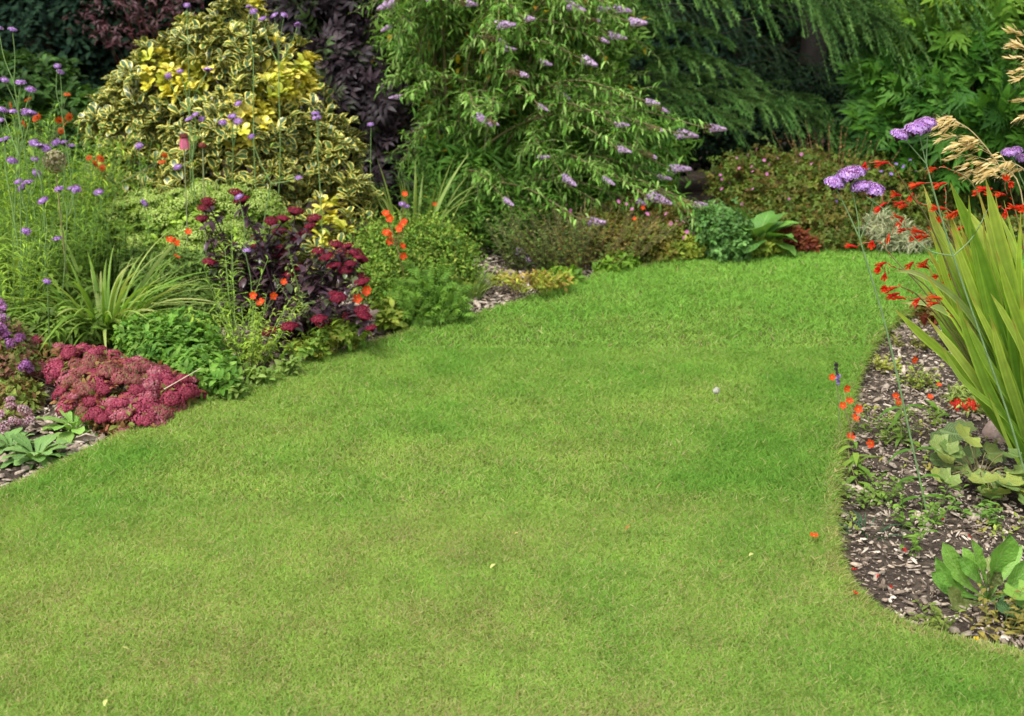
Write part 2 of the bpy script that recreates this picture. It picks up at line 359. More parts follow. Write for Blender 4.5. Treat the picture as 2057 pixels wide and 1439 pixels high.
LIME = [head_mesh('flower_head', PYR, [(.40, .54, .11), (.28, .42, .07), (.52, .62, .20)], 90, 1, .35, .15, (.13, .2, .05), None, .9) for _ in range(3)]
def open_flower(name, col, col2=(.5, .3, .02), n=5, rnd=.42, cup=.25):
    b = Buf(); lf = leaf_t([(0, .08), (.35, rnd * .8), (.75, rnd), (1, rnd * .45)], .1, -cup)
    a = np.arange(n) * 2 * math.pi / n; D = np.stack([np.cos(a), np.sin(a), np.zeros(n)], 1)
    b.scatter(lf, D * .05, D, np.tile(Z1, (n, 1)), 1.0, pal([col], n, .12))
    b.scatter(PYR, np.array([[0, 0, .02]]), A(1, 0, 0)[None], Z1[None], .3, [col2]); return b.mesh(name, MAT['petal'])
ORANGE = open_flower('flower', (.74, .075, .015), (.55, .32, .03), 5, .38, .45); REDF = open_flower('flower', (.60, .018, .012), (.5, .12, .02), 6, .25, .6)
PINK = open_flower('flower', (.50, .16, .36), (.5, .4, .3)); YELF = open_flower('flower', (.75, .5, .03)); VIO = open_flower('flower', (.28, .16, .55)); DAISY = open_flower('flower', (.50, .075, .01), (.12, .03, .01), 9, .22, -.4)
def crocosmia_flower(seed):
    r = np.random.default_rng(seed); b = Buf()      # curved tube along +x, six petals flared at its mouth
    red = A(.62, .016 + .02 * (seed % 3), .010); pts = np.array([(0, 0, 0), (.25, 0, .05), (.55, 0, .02)])
    p = cat(pts, 3); b.rings(p[None], np.linspace(.04, .13, len(p))[None], red * .75, 6)
    lf = leaf_t([(0, .06), (.4, .13), (.7, .12), (1, .02)], .3, .5); a = np.arange(6) * math.pi / 3 + r.uniform(0, 1)
    D = np.stack([np.full(6, .75), np.cos(a) * .8, np.sin(a) * .8], 1); b.scatter(lf, np.tile(A(.5, 0, .02), (6, 1)), D, np.tile(A(-1, 0, 0.01), (6, 1)), r.uniform(.45, .62, 6), np.outer(r.uniform(.8, 1.2, 6), red) + r.uniform(0, .03, 6)[:, None] * A(1, 1.2, .2))
    b.rings(np.array([[(.5, 0, 0), (.8, .02, -.02), (1.0, .05, .02)]]), np.array([[.02, .012, .012]]), (.7, .2, .03), 3)
    return b.mesh('flower', MAT['petal'])
CROC = [crocosmia_flower(i) for i in range(5)]
def bud_mesh():
    b = Buf(); p = np.array([(0, 0, 0), (.4, 0, .06), (.8, 0, .05), (1, 0, .02)]); b.rings(p[None], np.array([[.05, .11, .09, .01]]), (.55, .02, .01), 6); return b.mesh('bud', MAT['petal'])
BUD = bud_mesh()

# ------------------------------------------------------------------ plant builders
def lobe(px, py, r, Y, ry=None, rd=None):
    c = W(px, py, Y); k = mpp(c); return c, A(r * k, (rd or r) * k, (ry or r) * k)
def crown(lobes, n, depth=.3, back=.35, inner=.82):
    ar = np.array([r[0] * r[2] for _, r in lobes]); idx = rng.choice(len(lobes), n * 3, p=ar / ar.sum())
    C = np.array([l[0] for l in lobes]); R = np.array([l[1] for l in lobes])
    d = rdir(n * 3); f = 1 - depth * U(0, 1, n * 3) ** 1.7; P = C[idx] + d * R[idx] * f[:, None]
    N = nz(d / R[idx]); keep = np.ones(len(P), bool)
    for j in range(len(lobes)):
        e = np.linalg.norm((P - C[j]) / R[j], axis=1); keep &= ~((e < inner) & (idx != j))
    keep &= (N[:, 1] < .3) | (U(0, 1, len(P)) < back); keep &= P[:, 2] > BED + .01
    P, N = P[keep][:n], N[keep][:n]; return P, N
def tufts(b, t, P, N, k, size, cols, spread=(.5, 1.3), up=.4, jit=.15, leafjit=.15, wts=None, wob=.01, nrm=None):
    m = len(P); D = nz(N + Z1 * up + rng.normal(size=(m, 3)) * .25); c = pal(cols, m, jit, wts)
    P = np.repeat(P, k, 0); D = np.repeat(D, k, 0); c = np.repeat(c, k, 0) * U(1 - leafjit, 1 + leafjit, m * k)[:, None]
    T = nz(np.cross(D, rdir(m * k))); a = U(*spread, m * k)[:, None]; L = nz(D * np.cos(a) + T * np.sin(a))
    Nn = D + Z1 * .5 + (0 if nrm is None else nrm); b.scatter(t, P + rng.normal(size=P.shape) * wob, L, Nn, size * U(.65, 1.2, m * k), c)
def basept(lobes, Y=None):
    c = np.mean([l[0] for l in lobes], 0); return A(c[0], c[1] if Y is None else Y, BED)
def limbs(b, base, P, n, r0, r1, col, lift=.3, spread=.1):
    sel = P[rng.choice(len(P), min(n, len(P)), replace=False)]; m = len(sel)
    B0 = base + np.stack([U(-1, 1, m) * spread, U(-1, 1, m) * spread, np.zeros(m)], 1); T = sel - B0; L = np.linalg.norm(T, axis=1)
    bend = np.tile(A(0, 0, -lift), (m, 1)) + np.stack([U(-.1, .1, m), U(-.1, .1, m), np.zeros(m)], 1); D = T / L[:, None] - bend
    Dn = np.linalg.norm(D, axis=1); t = np.linspace(0, 1, 9)
    pts = B0[:, None] + D[:, None] * (L[:, None] * t)[..., None] + bend[:, None] * (L[:, None] * t ** 2)[..., None]
    b.rings(pts, np.linspace(r0, r1, 9)[None], np.broadcast_to(col, (m, 3)) * U(.7, 1.2, m)[:, None], 5)
def bush(name, label, cat_, lobes, tmpl, cols, n, k, size, mat='leaf', depth=.35, spread=(.4, 1.3), up=.4, stemcol=(.08, .06, .03), nst=14, r0=.008, wts=None, base=None, part='foliage', back=.35, jit=.2, wob=.01, group=None):
    base = basept(lobes) if base is None else base; o = thing(name, label, cat_, base, group)
    P, N = crown(lobes, n, depth, back); b = Buf(); tufts(b, tmpl, P, N, k, size, cols, spread, up, jit=jit, wts=wts, wob=wob); b.build(part, MAT[mat], o)
    if nst > 14: s = Buf(); limbs(s, base, P, nst, r0, r0 * .3, stemcol, .2, .05); s.build('stems', MAT['stem'], o)
    return o, P, N
def flowers(o, meshes, P, size, name='flower', upv=None, tilt=.4):
    for i, p in enumerate(P):
        d = (A(0, -.5, .8) if upv is None else np.asarray(upv)) + rng.normal(size=3) * tilt
        inst(meshes[i % len(meshes)] if isinstance(meshes, list) else meshes, name, o, p, (0, 0, U(0, 6.28)), size * U(.8, 1.2), up=nz(d))
def clump(name, label, cat_, base, rad, n, h, leafn, tmpl, lsize, cols, lean=.25, mat='leaf', stemcol=(.10, .16, .04), rs=.0025, hj=.25, elev=.6, bias=(0, 0, 0), group=None, bend=.15, t0=.1):
    """upright stems with leaves up their length"""
    o = thing(name, label, cat_, base, group); a = U(0, 6.28, n); rr = rad * np.sqrt(U(0, 1, n))
    P0 = np.asarray(base) + np.stack([rr * np.cos(a), rr * np.sin(a), np.zeros(n)], 1)
    D = nz(np.stack([np.cos(a) * lean * rr / rad, np.sin(a) * lean * rr / rad, np.ones(n)], 1) + rng.normal(size=(n, 3)) * .06 + np.asarray(bias)); L = h * U(1 - hj, 1 + hj * .5, n)
    B = np.stack([np.cos(a), np.sin(a), -np.ones(n) * .4], 1) * (bend * U(0, 1, n))[:, None]
    s = Buf(); s.stems(P0, D, L, B, rs, rs * .5, stemcol, 5, 4); s.build('stems', MAT['stem'], o)
    t = np.tile(np.linspace(t0, 1, leafn), n) + U(-.03, .03, n * leafn); t = np.clip(t, 0, 1)
    R = lambda x: np.repeat(x, leafn, 0)
    P = R(P0) + R(D) * (R(L) * t)[:, None] + R(B) * (R(L) * t * t)[:, None]
    az = U(0, 6.28, n * leafn); Ld = np.stack([np.cos(az), np.sin(az), elev + U(-.3, .3, n * leafn)], 1)
    b = Buf(); b.scatter(tmpl, P, Ld, np.tile(Z1, (len(P), 1)), lsize * U(.6, 1.2, len(P)) * (1.15 - .5 * t), np.repeat(pal(cols, n, .15), leafn, 0) * U(.8, 1.2, len(P))[:, None]); b.build('foliage', MAT[mat], o)
    return o, P0 + D * L[:, None] + B * L[:, None]
def straps(name, label, cat_, base, rad, n, h, wd, cols, tipcols, arch=(.3, 1.2), lean=.5, mat='strap', part='foliage', group=None, fold=.35, bias=(0, 0, 0)):
    o = thing(name, label, cat_, base, group); a = U(0, 6.28, n); rr = rad * np.sqrt(U(0, 1, n))
    P0 = np.asarray(base) + np.stack([rr * np.cos(a), rr * np.sin(a), np.zeros(n)], 1)
    out = np.stack([np.cos(a), np.sin(a), np.zeros(n)], 1); D = out * (lean * U(.1, 1, n))[:, None] + Z1 + np.asarray(bias)
    B = (out * .35 - Z1 * .55) * U(*arch, n)[:, None]
    b = Buf(); b.ribbons(P0, D, h * U(.6, 1.1, n), B, wd * U(.6, 1.2, n), pal(cols, n), pal(tipcols, n), 10, [(0, .7), (.3, 1), (.6, .75), (.85, .35), (1, .03)], fold, side=np.stack([-np.sin(a), np.cos(a), np.zeros(n)], 1) + rng.normal(size=(n, 3)) * .3)
    b.build(part, MAT[mat], o); return o
def rosette(name, label, cat_, base, n, L, tmpl, cols, elev=(.2, 1.1), mat='big', wts=None, group=None, rad=.02, asparts=False):
    o = thing(name, label, cat_, base, group); a = np.arange(n) * 2.4 + U(-.3, .3, n); el = np.linspace(elev[1], elev[0], n)
    D = np.stack([np.cos(a) * np.cos(el), np.sin(a) * np.cos(el), np.sin(el)], 1); P = np.asarray(base) + D * A(rad, rad, rad * .5) + A(0, 0, .005)
    S = L * U(.75, 1.15, n); C = pal(cols, n, .15, wts); N = np.tile(Z1, (n, 1)) - D * .2 + rng.normal(size=(n, 3)) * .15
    if asparts:
        for i in range(n):
            b = Buf(); b.scatter(tmpl, P[i:i + 1], D[i:i + 1], N[i:i + 1], S[i:i + 1], C[i:i + 1]); b.build('leaf', MAT[mat], o, smooth=True)
    else:
        b = Buf(); b.scatter(tmpl, P, D, N, S, C); b.build('foliage', MAT[mat], o, smooth=True)
    return o

# ------------------------------------------------------------------ THE SETTING
left_px = [(-320, 1135), (-150, 1062), (0, 990), (60, 965), (130, 930), (220, 885), (300, 850), (400, 805), (480, 775), (560, 745), (640, 720), (720, 697), (780, 680), (850, 660), (950, 635), (1060, 600),
           (1150, 570), (1250, 545), (1350, 525), (1450, 512), (1560, 506), (1700, 502), (1830, 500), (2000, 500), (2400, 503)]
right_px = [(2400, 560), (2150, 572), (1990, 590), (1900, 602), (1845, 618), (1795, 650), (1752, 700), (1725, 760), (1705, 830), (1693, 890), (1685, 950), (1678, 1020), (1680, 1090), (1690, 1140), (1715, 1185),
            (1760, 1225), (1820, 1258), (1900, 1283), (2000, 1305), (2057, 1318), (2200, 1345), (2400, 1370)]
LP = cat([G(*p)[:2] for p in left_px], 4); RP = cat([G(*p)[:2] for p in right_px], 4)
near = np.array([(3.2, RP[-1][1]), (6, RP[-1][1] - .2), (6, -3), (-6, -3), (-6, LP[0][1] - .3)])
POLY = np.concatenate([LP, RP, near])
def inpoly(x, y, poly=POLY):
    r = np.zeros(len(x), bool); n = len(poly)
    for i in range(n):
        x1, y1 = poly[i]; x2, y2 = poly[(i + 1) % n]
        if y1 == y2: continue
        c = ((y1 > y) != (y2 > y)) & (x < (x2 - x1) * (y - y1) / (y2 - y1) + x1); r ^= c
    return r
def pdist(x, y, line):
    d = np.full(len(x), 9.0)
    for i in range(len(line) - 1):
        a = line[i]; b = line[i + 1] - a; L2 = b @ b + 1e-12
        t = np.clip(((x - a[0]) * b[0] + (y - a[1]) * b[1]) / L2, 0, 1); d = np.minimum(d, np.hypot(x - a[0] - t * b[0], y - a[1] - t * b[1]))
    return d
def struct(o, kind='structure', **k):
    o['kind'] = kind
    for a, b in k.items(): o[a] = b
    return o
g = Buf(); nx = 90; xs = np.linspace(-40, 40, nx); ys = np.linspace(-20, 60, nx); XX, YY = np.meshgrid(xs, ys)
V = np.stack([XX.ravel(), YY.ravel(), np.full(nx * nx, BED)], 1)
i = np.arange(nx * (nx - 1)).reshape(nx - 1, nx)[:, :-1].ravel(); g.add(V, np.stack([i, i + 1, i + nx + 1, i + nx], 1)); struct(g.build('ground', MAT['soil']))
me = bpy.data.meshes.new('lawn'); n = len(POLY)
vv = [(x, y, 0) for x, y in POLY] + [(x, y, BED - .02) for x, y in POLY]
me.from_pydata(vv, [], [list(range(n))[::-1]] + [(k, (k + 1) % n, n + (k + 1) % n, n + k) for k in range(n)]); me.materials.append(MAT['turf']); me.update()
lo = bpy.data.objects.new('lawn', me); COL.objects.link(lo); struct(lo)

def frustum_pts(n, y0, y1, marg=.25):
    y = U(y0, y1, n); hx = y * 0.5 * 2057 / F_PX * 1.06 + marg; x = U(-1, 1, n) * hx.max(); k = np.abs(x) < hx; return x[k], y[k]
def grass_colour(x, y):
    n1 = noise2(x * 1.3 + 5, y * 1.3, 1); n2 = noise2(x * 4, y * 4.5, 2); n3 = noise2(x * 13, y * 13, 3); n4 = noise2(x * .6, y * .6 + 3, 6)
    lush = np.clip((n1 - .5) * 1.1 + (n2 - .5) * .75 + (n3 - .5) * .45 + .5 + (x * .16) + np.clip((y - 3.8) * .10, -.12, .3), 0, 1)
    dr = pdist(x, y, RP); dl = pdist(x, y, LP)
    lush = np.clip(lush + .35 * np.exp(-((dr - .22) / .16) ** 2) * (y < 4.9), 0, 1)
    green = A(.155, .322, .046); yel = A(.282, .418, .082)
    c = green * lush[:, None] + yel * (1 - lush[:, None])
    far = np.clip((y - 4.6) / 2.2, 0, 1)[:, None]; c = c * (1 - far) + (c * .35 + .65 * A(.205, .395, .062)) * (1 + .12 * far) * far
    straw = U(0, 1, len(x)) < np.clip(.04 + .34 * (1 - lush) * n3 + .45 * (dr < .035) * n3 + .12 * (dl < .04), 0, .85) * np.clip(1.3 - .35 * (y - 2.6), .1, 1.2)
    sc = pal([(.44, .40, .17), (.40, .34, .14), (.48, .44, .22)], len(x), .12); c = np.where(straw[:, None], sc, c)
    return c * U(.86, 1.14, len(x))[:, None] * (1 + .10 * (n2 - .5))[:, None], lush
b = Buf()
for cnt, y0, y1, hh, ww in ((760000, 2.25, 3.6, .0175, .0018), (560000, 3.6, 5.2, .0195, .0024), (360000, 5.2, 8.6, .022, .0038)):
    x, y = frustum_pts(cnt, y0, y1); k = inpoly(x, y); x, y = x[k], y[k]; m = len(x); c, lush = grass_colour(x, y)
    a = U(0, 6.28, m); ln = U(.2, 1.2, m); D = np.stack([np.cos(a) * ln, np.sin(a) * ln, np.ones(m)], 1)
    L = hh * U(.55, 1.35, m) * (.8 + .5 * lush)
    bend = np.stack([np.cos(a), np.sin(a), -np.ones(m) * .3], 1) * U(.1, .7, m)[:, None]
    b.ribbons(np.stack([x, y, np.zeros(m)], 1), D, L, bend, ww * U(.7, 1.3, m), c * .92, c * 1.05, 2, [(0, 1), (.5, .85), (1, .08)])
# turf hanging over the cut edge
for line, cnt in ((RP, 9000), (LP, 9000)):
    i = rng.integers(0, len(line) - 1, cnt); t = U(0, 1, cnt)[:, None]; p = line[i] * (1 - t) + line[i + 1] * t; tan = nz(line[i + 1] - line[i]); out = np.stack([-tan[:, 1], tan[:, 0]], 1)
    p2 = p + out * U(-.03, .004, cnt)[:, None]; c = pal([(.16, .28, .04), (.34, .33, .12), (.22, .30, .06)], cnt)
    D = np.concatenate([out * U(-.2, 1.2, cnt)[:, None], U(.2, 1, cnt)[:, None]], 1)
    b.ribbons(np.concatenate([p2, np.zeros((cnt, 1))], 1), D, U(.015, .04, cnt), np.concatenate([out * .2, -U(.2, 1.0, cnt)[:, None]], 1), .003, c, c, 2)
go = b.build('lawn_grass', MAT['grass']); struct(go, 'stuff', label='short mown green lawn grass with paler straw patches', category='grass')

# bark chips
def chip_t(seed):
    r = np.random.default_rng(seed); n = 5; a = np.sort(r.uniform(0, 6.28, n)) * .3 + np.arange(n) * 6.28 / n * .7
    top = np.stack([np.cos(a) * r.uniform(.25, .55, n), np.sin(a) * r.uniform(.3, .5, n), np.full(n, .5) + r.uniform(-.3, .3, n)], 1); bot = top * A(1.08, 1.08, 0) + A(0, 0, -.5)
    V = np.concatenate([top, bot, [top.mean(0) + A(0, 0, .1)]]); Q = [(k, (k + 1) % n, n + (k + 1) % n, n + k) for k in range(n)]; T = [(2 * n, (k + 1) % n, k) for k in range(n)]
    return V, np.array(Q), np.array(T), np.zeros((2 * n + 1, 3))
CH = [chip_t(s) for s in range(6)]
CC = [(.36, .29, .22), (.50, .43, .35), (.25, .195, .15), (.13, .098, .072), (.06, .046, .035), (.33, .275, .22)]
def chips(b, x, y, s, wts, dense=1):
    m = len(x)
    for j, t in enumerate(CH):
        k = np.arange(m) % 6 == j; q = k.sum(); a = U(0, 6.28, q); D = np.stack([np.cos(a), np.sin(a), rng.normal(size=q) * .25], 1); N = Z1 + rng.normal(size=(q, 3)) * .4
        sz = s * U(.25, 1.1, q) ** 1.5 * (1 + (U(0, 1, q) < .06) * .9); S = np.stack([sz * U(.16, .75, q), sz * U(.9, 1.5, q), sz * U(.06, .2, q)], 1)
        b.scatter(t, np.stack([x[k], y[k], BED + .004 + U(0, .016, q)], 1), D, N, S, pal(CC, q, .25, wts))
b = Buf()
x, y = frustum_pts(60000, 2.4, 6.6, .5); k = (~inpoly(x, y)) & (x > .3); chips(b, x[k], y[k], .027, [4, 3, 4, 3, 2, 4])
x, y = frustum_pts(80000, 2.4, 6.6, .5); k = (~inpoly(x, y)) & (x > .3); chips(b, x[k], y[k], .017, [3, 2.5, 4, 5, 5, 2])
struct(b.build('bark_mulch', MAT['chip']), 'stuff', label='weathered bark chip mulch covering the right flower bed', category='mulch')
b = Buf(); x, y = frustum_pts(90000, 3.0, 9.0, .6); k = (~inpoly(x, y)); x, y = x[k], y[k]; k = pdist(x, y, LP) < .75 + .3 * noise2(x * 3, y * 3, 5); chips(b, x[k], y[k], .042, [4, 3, 3, 2, 2, 3])
struct(b.build('wood_chips', MAT['chip']), 'stuff', label='pale wood chips along the edge of the left border', category='mulch')
b = Buf(); x, y = frustum_pts(9000, 2.4, 6.0, .5); dd = pdist(x, y, RP); k = (~inpoly(x, y)) & (x > .3) & (noise2(x * 4, y * 4, 9) + .16 * (dd < .5) > .66); x, y = x[k], y[k]; m = len(x)
tufts(b, SMALL, np.stack([x, y, np.full(m, BED + .02)], 1), np.tile(Z1, (m, 1)), 3, .020, [(.16, .24, .06), (.24, .32, .09), (.12, .18, .06), (.28, .27, .1)], wob=.01)
struct(b.build('seedlings', MAT['leaf']), 'stuff', label='tiny green seedlings scattered through the bark mulch', category='weeds')

# ------------------------------------------------------------------ BACKGROUND
DG = [(.006, .015, .010), (.011, .026, .015), (.018, .040, .020)]  # hedge greens taken near black, overhead shade put into the colour
def hedge(label, x0, x1, Y, h, cols, n, size, seed=0, dz=.5):
    o = thing('hedge', label, 'hedge', (.5 * (x0 + x1), Y, BED), 'dark hedges along the back of the garden')
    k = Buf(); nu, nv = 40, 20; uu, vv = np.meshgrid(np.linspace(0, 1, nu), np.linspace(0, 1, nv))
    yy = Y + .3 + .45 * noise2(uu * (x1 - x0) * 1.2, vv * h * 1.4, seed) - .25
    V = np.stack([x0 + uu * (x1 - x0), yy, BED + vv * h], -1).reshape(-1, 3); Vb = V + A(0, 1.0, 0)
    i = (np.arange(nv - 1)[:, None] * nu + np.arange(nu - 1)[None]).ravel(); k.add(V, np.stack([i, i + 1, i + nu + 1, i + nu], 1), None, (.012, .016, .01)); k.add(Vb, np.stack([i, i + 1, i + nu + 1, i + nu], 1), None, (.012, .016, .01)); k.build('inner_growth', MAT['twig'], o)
    x = U(x0, x1, n); z = BED + h * U(0, 1, n); y = Y + .3 - .5 * U(0, 1, n) * dz + .5 * noise2((x - x0) * 1.2, (z) * 1.4, seed) - .35
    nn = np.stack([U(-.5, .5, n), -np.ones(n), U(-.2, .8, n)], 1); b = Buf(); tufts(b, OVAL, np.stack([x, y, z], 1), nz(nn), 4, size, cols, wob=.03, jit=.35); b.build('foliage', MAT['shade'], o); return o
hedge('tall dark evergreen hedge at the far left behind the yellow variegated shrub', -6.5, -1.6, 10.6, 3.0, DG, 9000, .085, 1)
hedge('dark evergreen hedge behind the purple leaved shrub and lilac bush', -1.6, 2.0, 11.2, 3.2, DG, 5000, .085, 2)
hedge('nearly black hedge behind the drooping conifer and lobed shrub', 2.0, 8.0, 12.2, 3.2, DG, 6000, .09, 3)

bush('green_shrub', 'mid green bushy shrub at far left in front of the dark hedge', 'shrub', [lobe(60, 190, 110, 8.6, 80), lobe(170, 260, 80, 8.4, 80), lobe(-60, 170, 90, 8.6, 80), lobe(230, 350, 110, 8.3, 160), lobe(30, 360, 140, 8.3, 150)], OVAL,
     [(.03, .08, .025), (.05, .12, .04), (.025, .06, .02)], 1500, 6, .075)
o, P, N = bush('purple_leaved_shrub', 'small purple brown shrub with arching red twigs above the hedge at upper left', 'shrub', [lobe(190, 40, 60, 9.2, 30), lobe(250, 70, 60, 9.2, 35), lobe(330, 20, 80, 9.3, 40), lobe(300, -60, 140, 9.5, 90)], LANCE,
     [(.05, .015, .02), (.09, .03, .035), (.12, .07, .07)], 260, 6, .06, 'dark', depth=.9, stemcol=(.10, .03, .02), nst=18, r0=.006, base=A(-2.6, 9.6, BED))
# black elder
el = [lobe(650, 60, 120, 8.9, 90), lobe(800, 80, 130, 8.9, 100), lobe(720, 200, 150, 8.6, 110), lobe(850, 270, 110, 8.5, 100), lobe(760, 330, 120, 8.5, 90), lobe(900, 160, 90, 8.8), lobe(700, -80, 200, 9.1, 130), lobe(860, 390, 70, 8.4, 60)]
bush('dark_elder', 'large dark purple leaved shrub between the yellow shrub and the lilac bush', 'shrub', el, PINN, [(.012, .008, .011), (.024, .015, .019), (.044, .028, .034), (.05, .09, .02)], 1300, 4, .17, 'dark', .6, up=.0, spread=(.7, 1.5), stemcol=(.03, .02, .015), nst=40, r0=.02, wts=[4, 4, 2, 1])

# lilac butterfly bush
base = G(1010, 455, BED); o = thing('butterfly_bush', 'tall arching shrub with long lilac flower spikes in the middle of the border', 'shrub', base)
tips = [(780, 55), (790, 5), (870, -5), (925, 5), (1000, 50), (975, 75), (1015, 98), (1055, 38), (1140, 12), (1180, 40), (1205, 18), (1240, 18), (1268, 45), (1230, 72), (1205, 78), (1090, 125), (1022, 145), (1175, 120), (1128, 190), (1085, 214), (985, 243), (960, 235),
        (1088, 316), (1132, 356), (1305, 205), (1325, 218), (1240, 250), (1310, 258), (1365, 268), (1420, 257), (1245, 300), (1292, 306), (1350, 340), (1330, 356), (1300, 395), (1218, 362), (1275, 405), (1400, 410), (1418, 425), (1452, 437), (1172, 445), (1266, 443), (1068, 465), (1042, 507), (800, 195), (1015, 402), (1310, 395)]
tipP = [W(px, py, 7.45 - .35 * U(0, 1) - .25 * (py > 200)) for px, py in tips]
fill = [(U(790, 1280), U(-150, 330)) for _ in range(110)] + [(U(880, 1400), U(200, 420)) for _ in range(60)] + [(U(800, 1250), U(-300, 0)) for _ in range(20)] + [(U(760, 900), U(-20, 200)) for _ in range(18)]
tipP += [W(px, py, 8.7 - 1.2 * U(0, 1)) for px, py in fill]
stm = Buf(); fol = Buf(); old = Buf(); BLF = leaf_t([(0, .02), (.25, .085), (.55, .09), (1, .004)], .3, .55); BL = [(.075, .19, .04), (.13, .27, .08), (.22, .36, .17), (.045, .12, .025)]
for j, tp in enumerate(tipP):
    tp = np.maximum(tp, A(-9, -9, .08)); b0 = base + A(U(-.35, .35) - .1, U(-.1, .5), 0); v = tp - b0; H = max(v[2], .3)
    c1 = b0 + v * A(.22, .3, 0) + A(0, 0, H * .62 + .12); c2 = b0 + v * A(.6, .7, 0) + A(0, 0, H * .98 + .10)
    pts = cat([b0, c1, c2, tp], 8); stm.rings(pts[None], np.linspace(.010, .003, len(pts))[None], (.12, .10, .04), 5)
    m = 17; t = np.linspace(.42, .985, m); f = t * (len(pts) - 1); i0 = np.minimum(f.astype(int), len(pts) - 2); q = pts[i0] + (pts[i0 + 1] - pts[i0]) * (f - i0)[:, None]; tg = nz(pts[i0 + 1] - pts[i0])
    for s in (1, -1, 0, 1, -1):
        sd_ = nz(np.cross(tg, Z1 + rng.normal(size=(m, 3)) * .7)) * (s if s else 1) + (0 if s else -Z1 * .2); D = sd_ * .8 + tg * .8 + A(0, 0, .28) + rng.normal(size=(m, 3)) * .22
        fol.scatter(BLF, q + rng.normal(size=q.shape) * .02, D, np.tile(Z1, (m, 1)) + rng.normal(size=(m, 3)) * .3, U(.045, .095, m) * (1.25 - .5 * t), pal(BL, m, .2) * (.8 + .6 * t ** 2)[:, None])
    if U(0, 1) < .9:   # side twigs
        for _ in range(9):
            kq = rng.integers(6, len(pts) - 2); d = nz(nz(pts[kq + 1] - pts[kq]) + rng.normal(size=3) * .7); mm = 8; tt = np.linspace(.2, 1, mm); Lq = U(.12, .26); qq = pts[kq] + d * (Lq * tt)[:, None] - Z1 * (.08 * tt ** 2)[:, None]
            fol.scatter(BLF, np.repeat(qq, 2, 0), d * .6 + rng.normal(size=(mm * 2, 3)) * .7, np.tile(Z1, (mm * 2, 1)), U(.04, .08, mm * 2), pal(BL, mm * 2, .2)); stm.stems(pts[kq][None], d[None], [Lq], (0, 0, -.3), .003, .0015, (.12, .12, .05), 3, 4)
    if j >= len(tips) and U(0, 1) < .6:
        k = 6; old.scatter(OVAL, q[rng.integers(0, 8, k)] + rng.normal(size=(k, 3)) * .05, rng.normal(size=(k, 3)), np.tile(Z1, (k, 1)), U(.05, .09, k), pal([(.45, .30, .02), (.38, .34, .04), (.3, .16, .03)], k))
bl_ = [lobe(880, 70, 120, 8.5, 90), lobe(1040, 60, 150, 8.4, 100), lobe(1000, 200, 150, 8.2, 110), lobe(1140, 180, 120, 8.2, 90), lobe(1190, 70, 100, 8.4, 80), lobe(1100, 330, 150, 7.9, 90), lobe(960, 340, 110, 7.9, 80), lobe(1270, 285, 110, 7.9, 45), lobe(1240, 375, 110, 7.6, 50), lobe(830, 130, 80, 8.5, 90), lobe(1000, -90, 200, 8.7, 110), lobe(930, 420, 90, 7.7, 60), lobe(1060, 430, 110, 7.5, 60)]
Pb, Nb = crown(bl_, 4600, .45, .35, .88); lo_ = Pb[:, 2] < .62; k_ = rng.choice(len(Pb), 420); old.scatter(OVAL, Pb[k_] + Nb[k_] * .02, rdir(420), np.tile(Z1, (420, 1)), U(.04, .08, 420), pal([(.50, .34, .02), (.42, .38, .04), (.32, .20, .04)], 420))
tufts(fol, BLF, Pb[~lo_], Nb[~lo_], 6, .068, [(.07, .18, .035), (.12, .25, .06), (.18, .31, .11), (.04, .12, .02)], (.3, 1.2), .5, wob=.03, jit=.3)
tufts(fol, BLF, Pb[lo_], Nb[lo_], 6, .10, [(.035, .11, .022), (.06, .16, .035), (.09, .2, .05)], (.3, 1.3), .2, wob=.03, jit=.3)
stm.build('stems', MAT['stem'], o); fol.build('foliage', MAT['leaf'], o); old.build('yellowed_leaves', MAT['leaf'], o)
def panicle(seed, brown):
    r = np.random.default_rng(seed); b = Buf(); n = 150; t = r.uniform(0, 1, n) ** .8; a = r.uniform(0, 6.28, n); rr = .23 * (1 - .8 * t ** 1.3) * r.uniform(.7, 1.1, n)
    P = np.stack([t, rr * np.cos(a), rr * np.sin(a) - .12 * t * t], 1); N = np.stack([np.full(n, .3), np.cos(a), np.sin(a)], 1)
    lil = pal([srgb(186, 158, 200), srgb(165, 135, 185), srgb(212, 190, 220)], n); br = pal([(.16, .09, .05), (.24, .15, .09)], n); c = np.where((t < brown)[:, None], br, lil); s = np.where(t < brown, .055, .085)
    b.scatter(FLORET, P, nz(np.cross(N, rdir(n))), N, s, c); b.rings(np.array([[(-.15, 0, 0), (.5, 0, -.02), (1.1, 0, -.14)]]), np.array([[.02, .02, .01]]), (.16, .15, .07), 4)
    return b.mesh('flower_spike', MAT['petal'])
PAN = [panicle(j_, b_) for j_, b_ in enumerate((0, .2, .0, .45, .1, .7, .0, .3, .15, .85, .05))]
for j, tp in enumerate(tipP[:len(tips)]):
    v = tp - base; d = nz(A(np.sign(v[0] + .35) * U(.5, 1), U(-.8, .2), U(-.25, .15))); e = Vector(tuple(d)).to_track_quat('X', 'Z').to_euler()
    inst(PAN[j % 11], 'flower_spike', o, tp - d * .02, tuple(e), U(.07, .145))

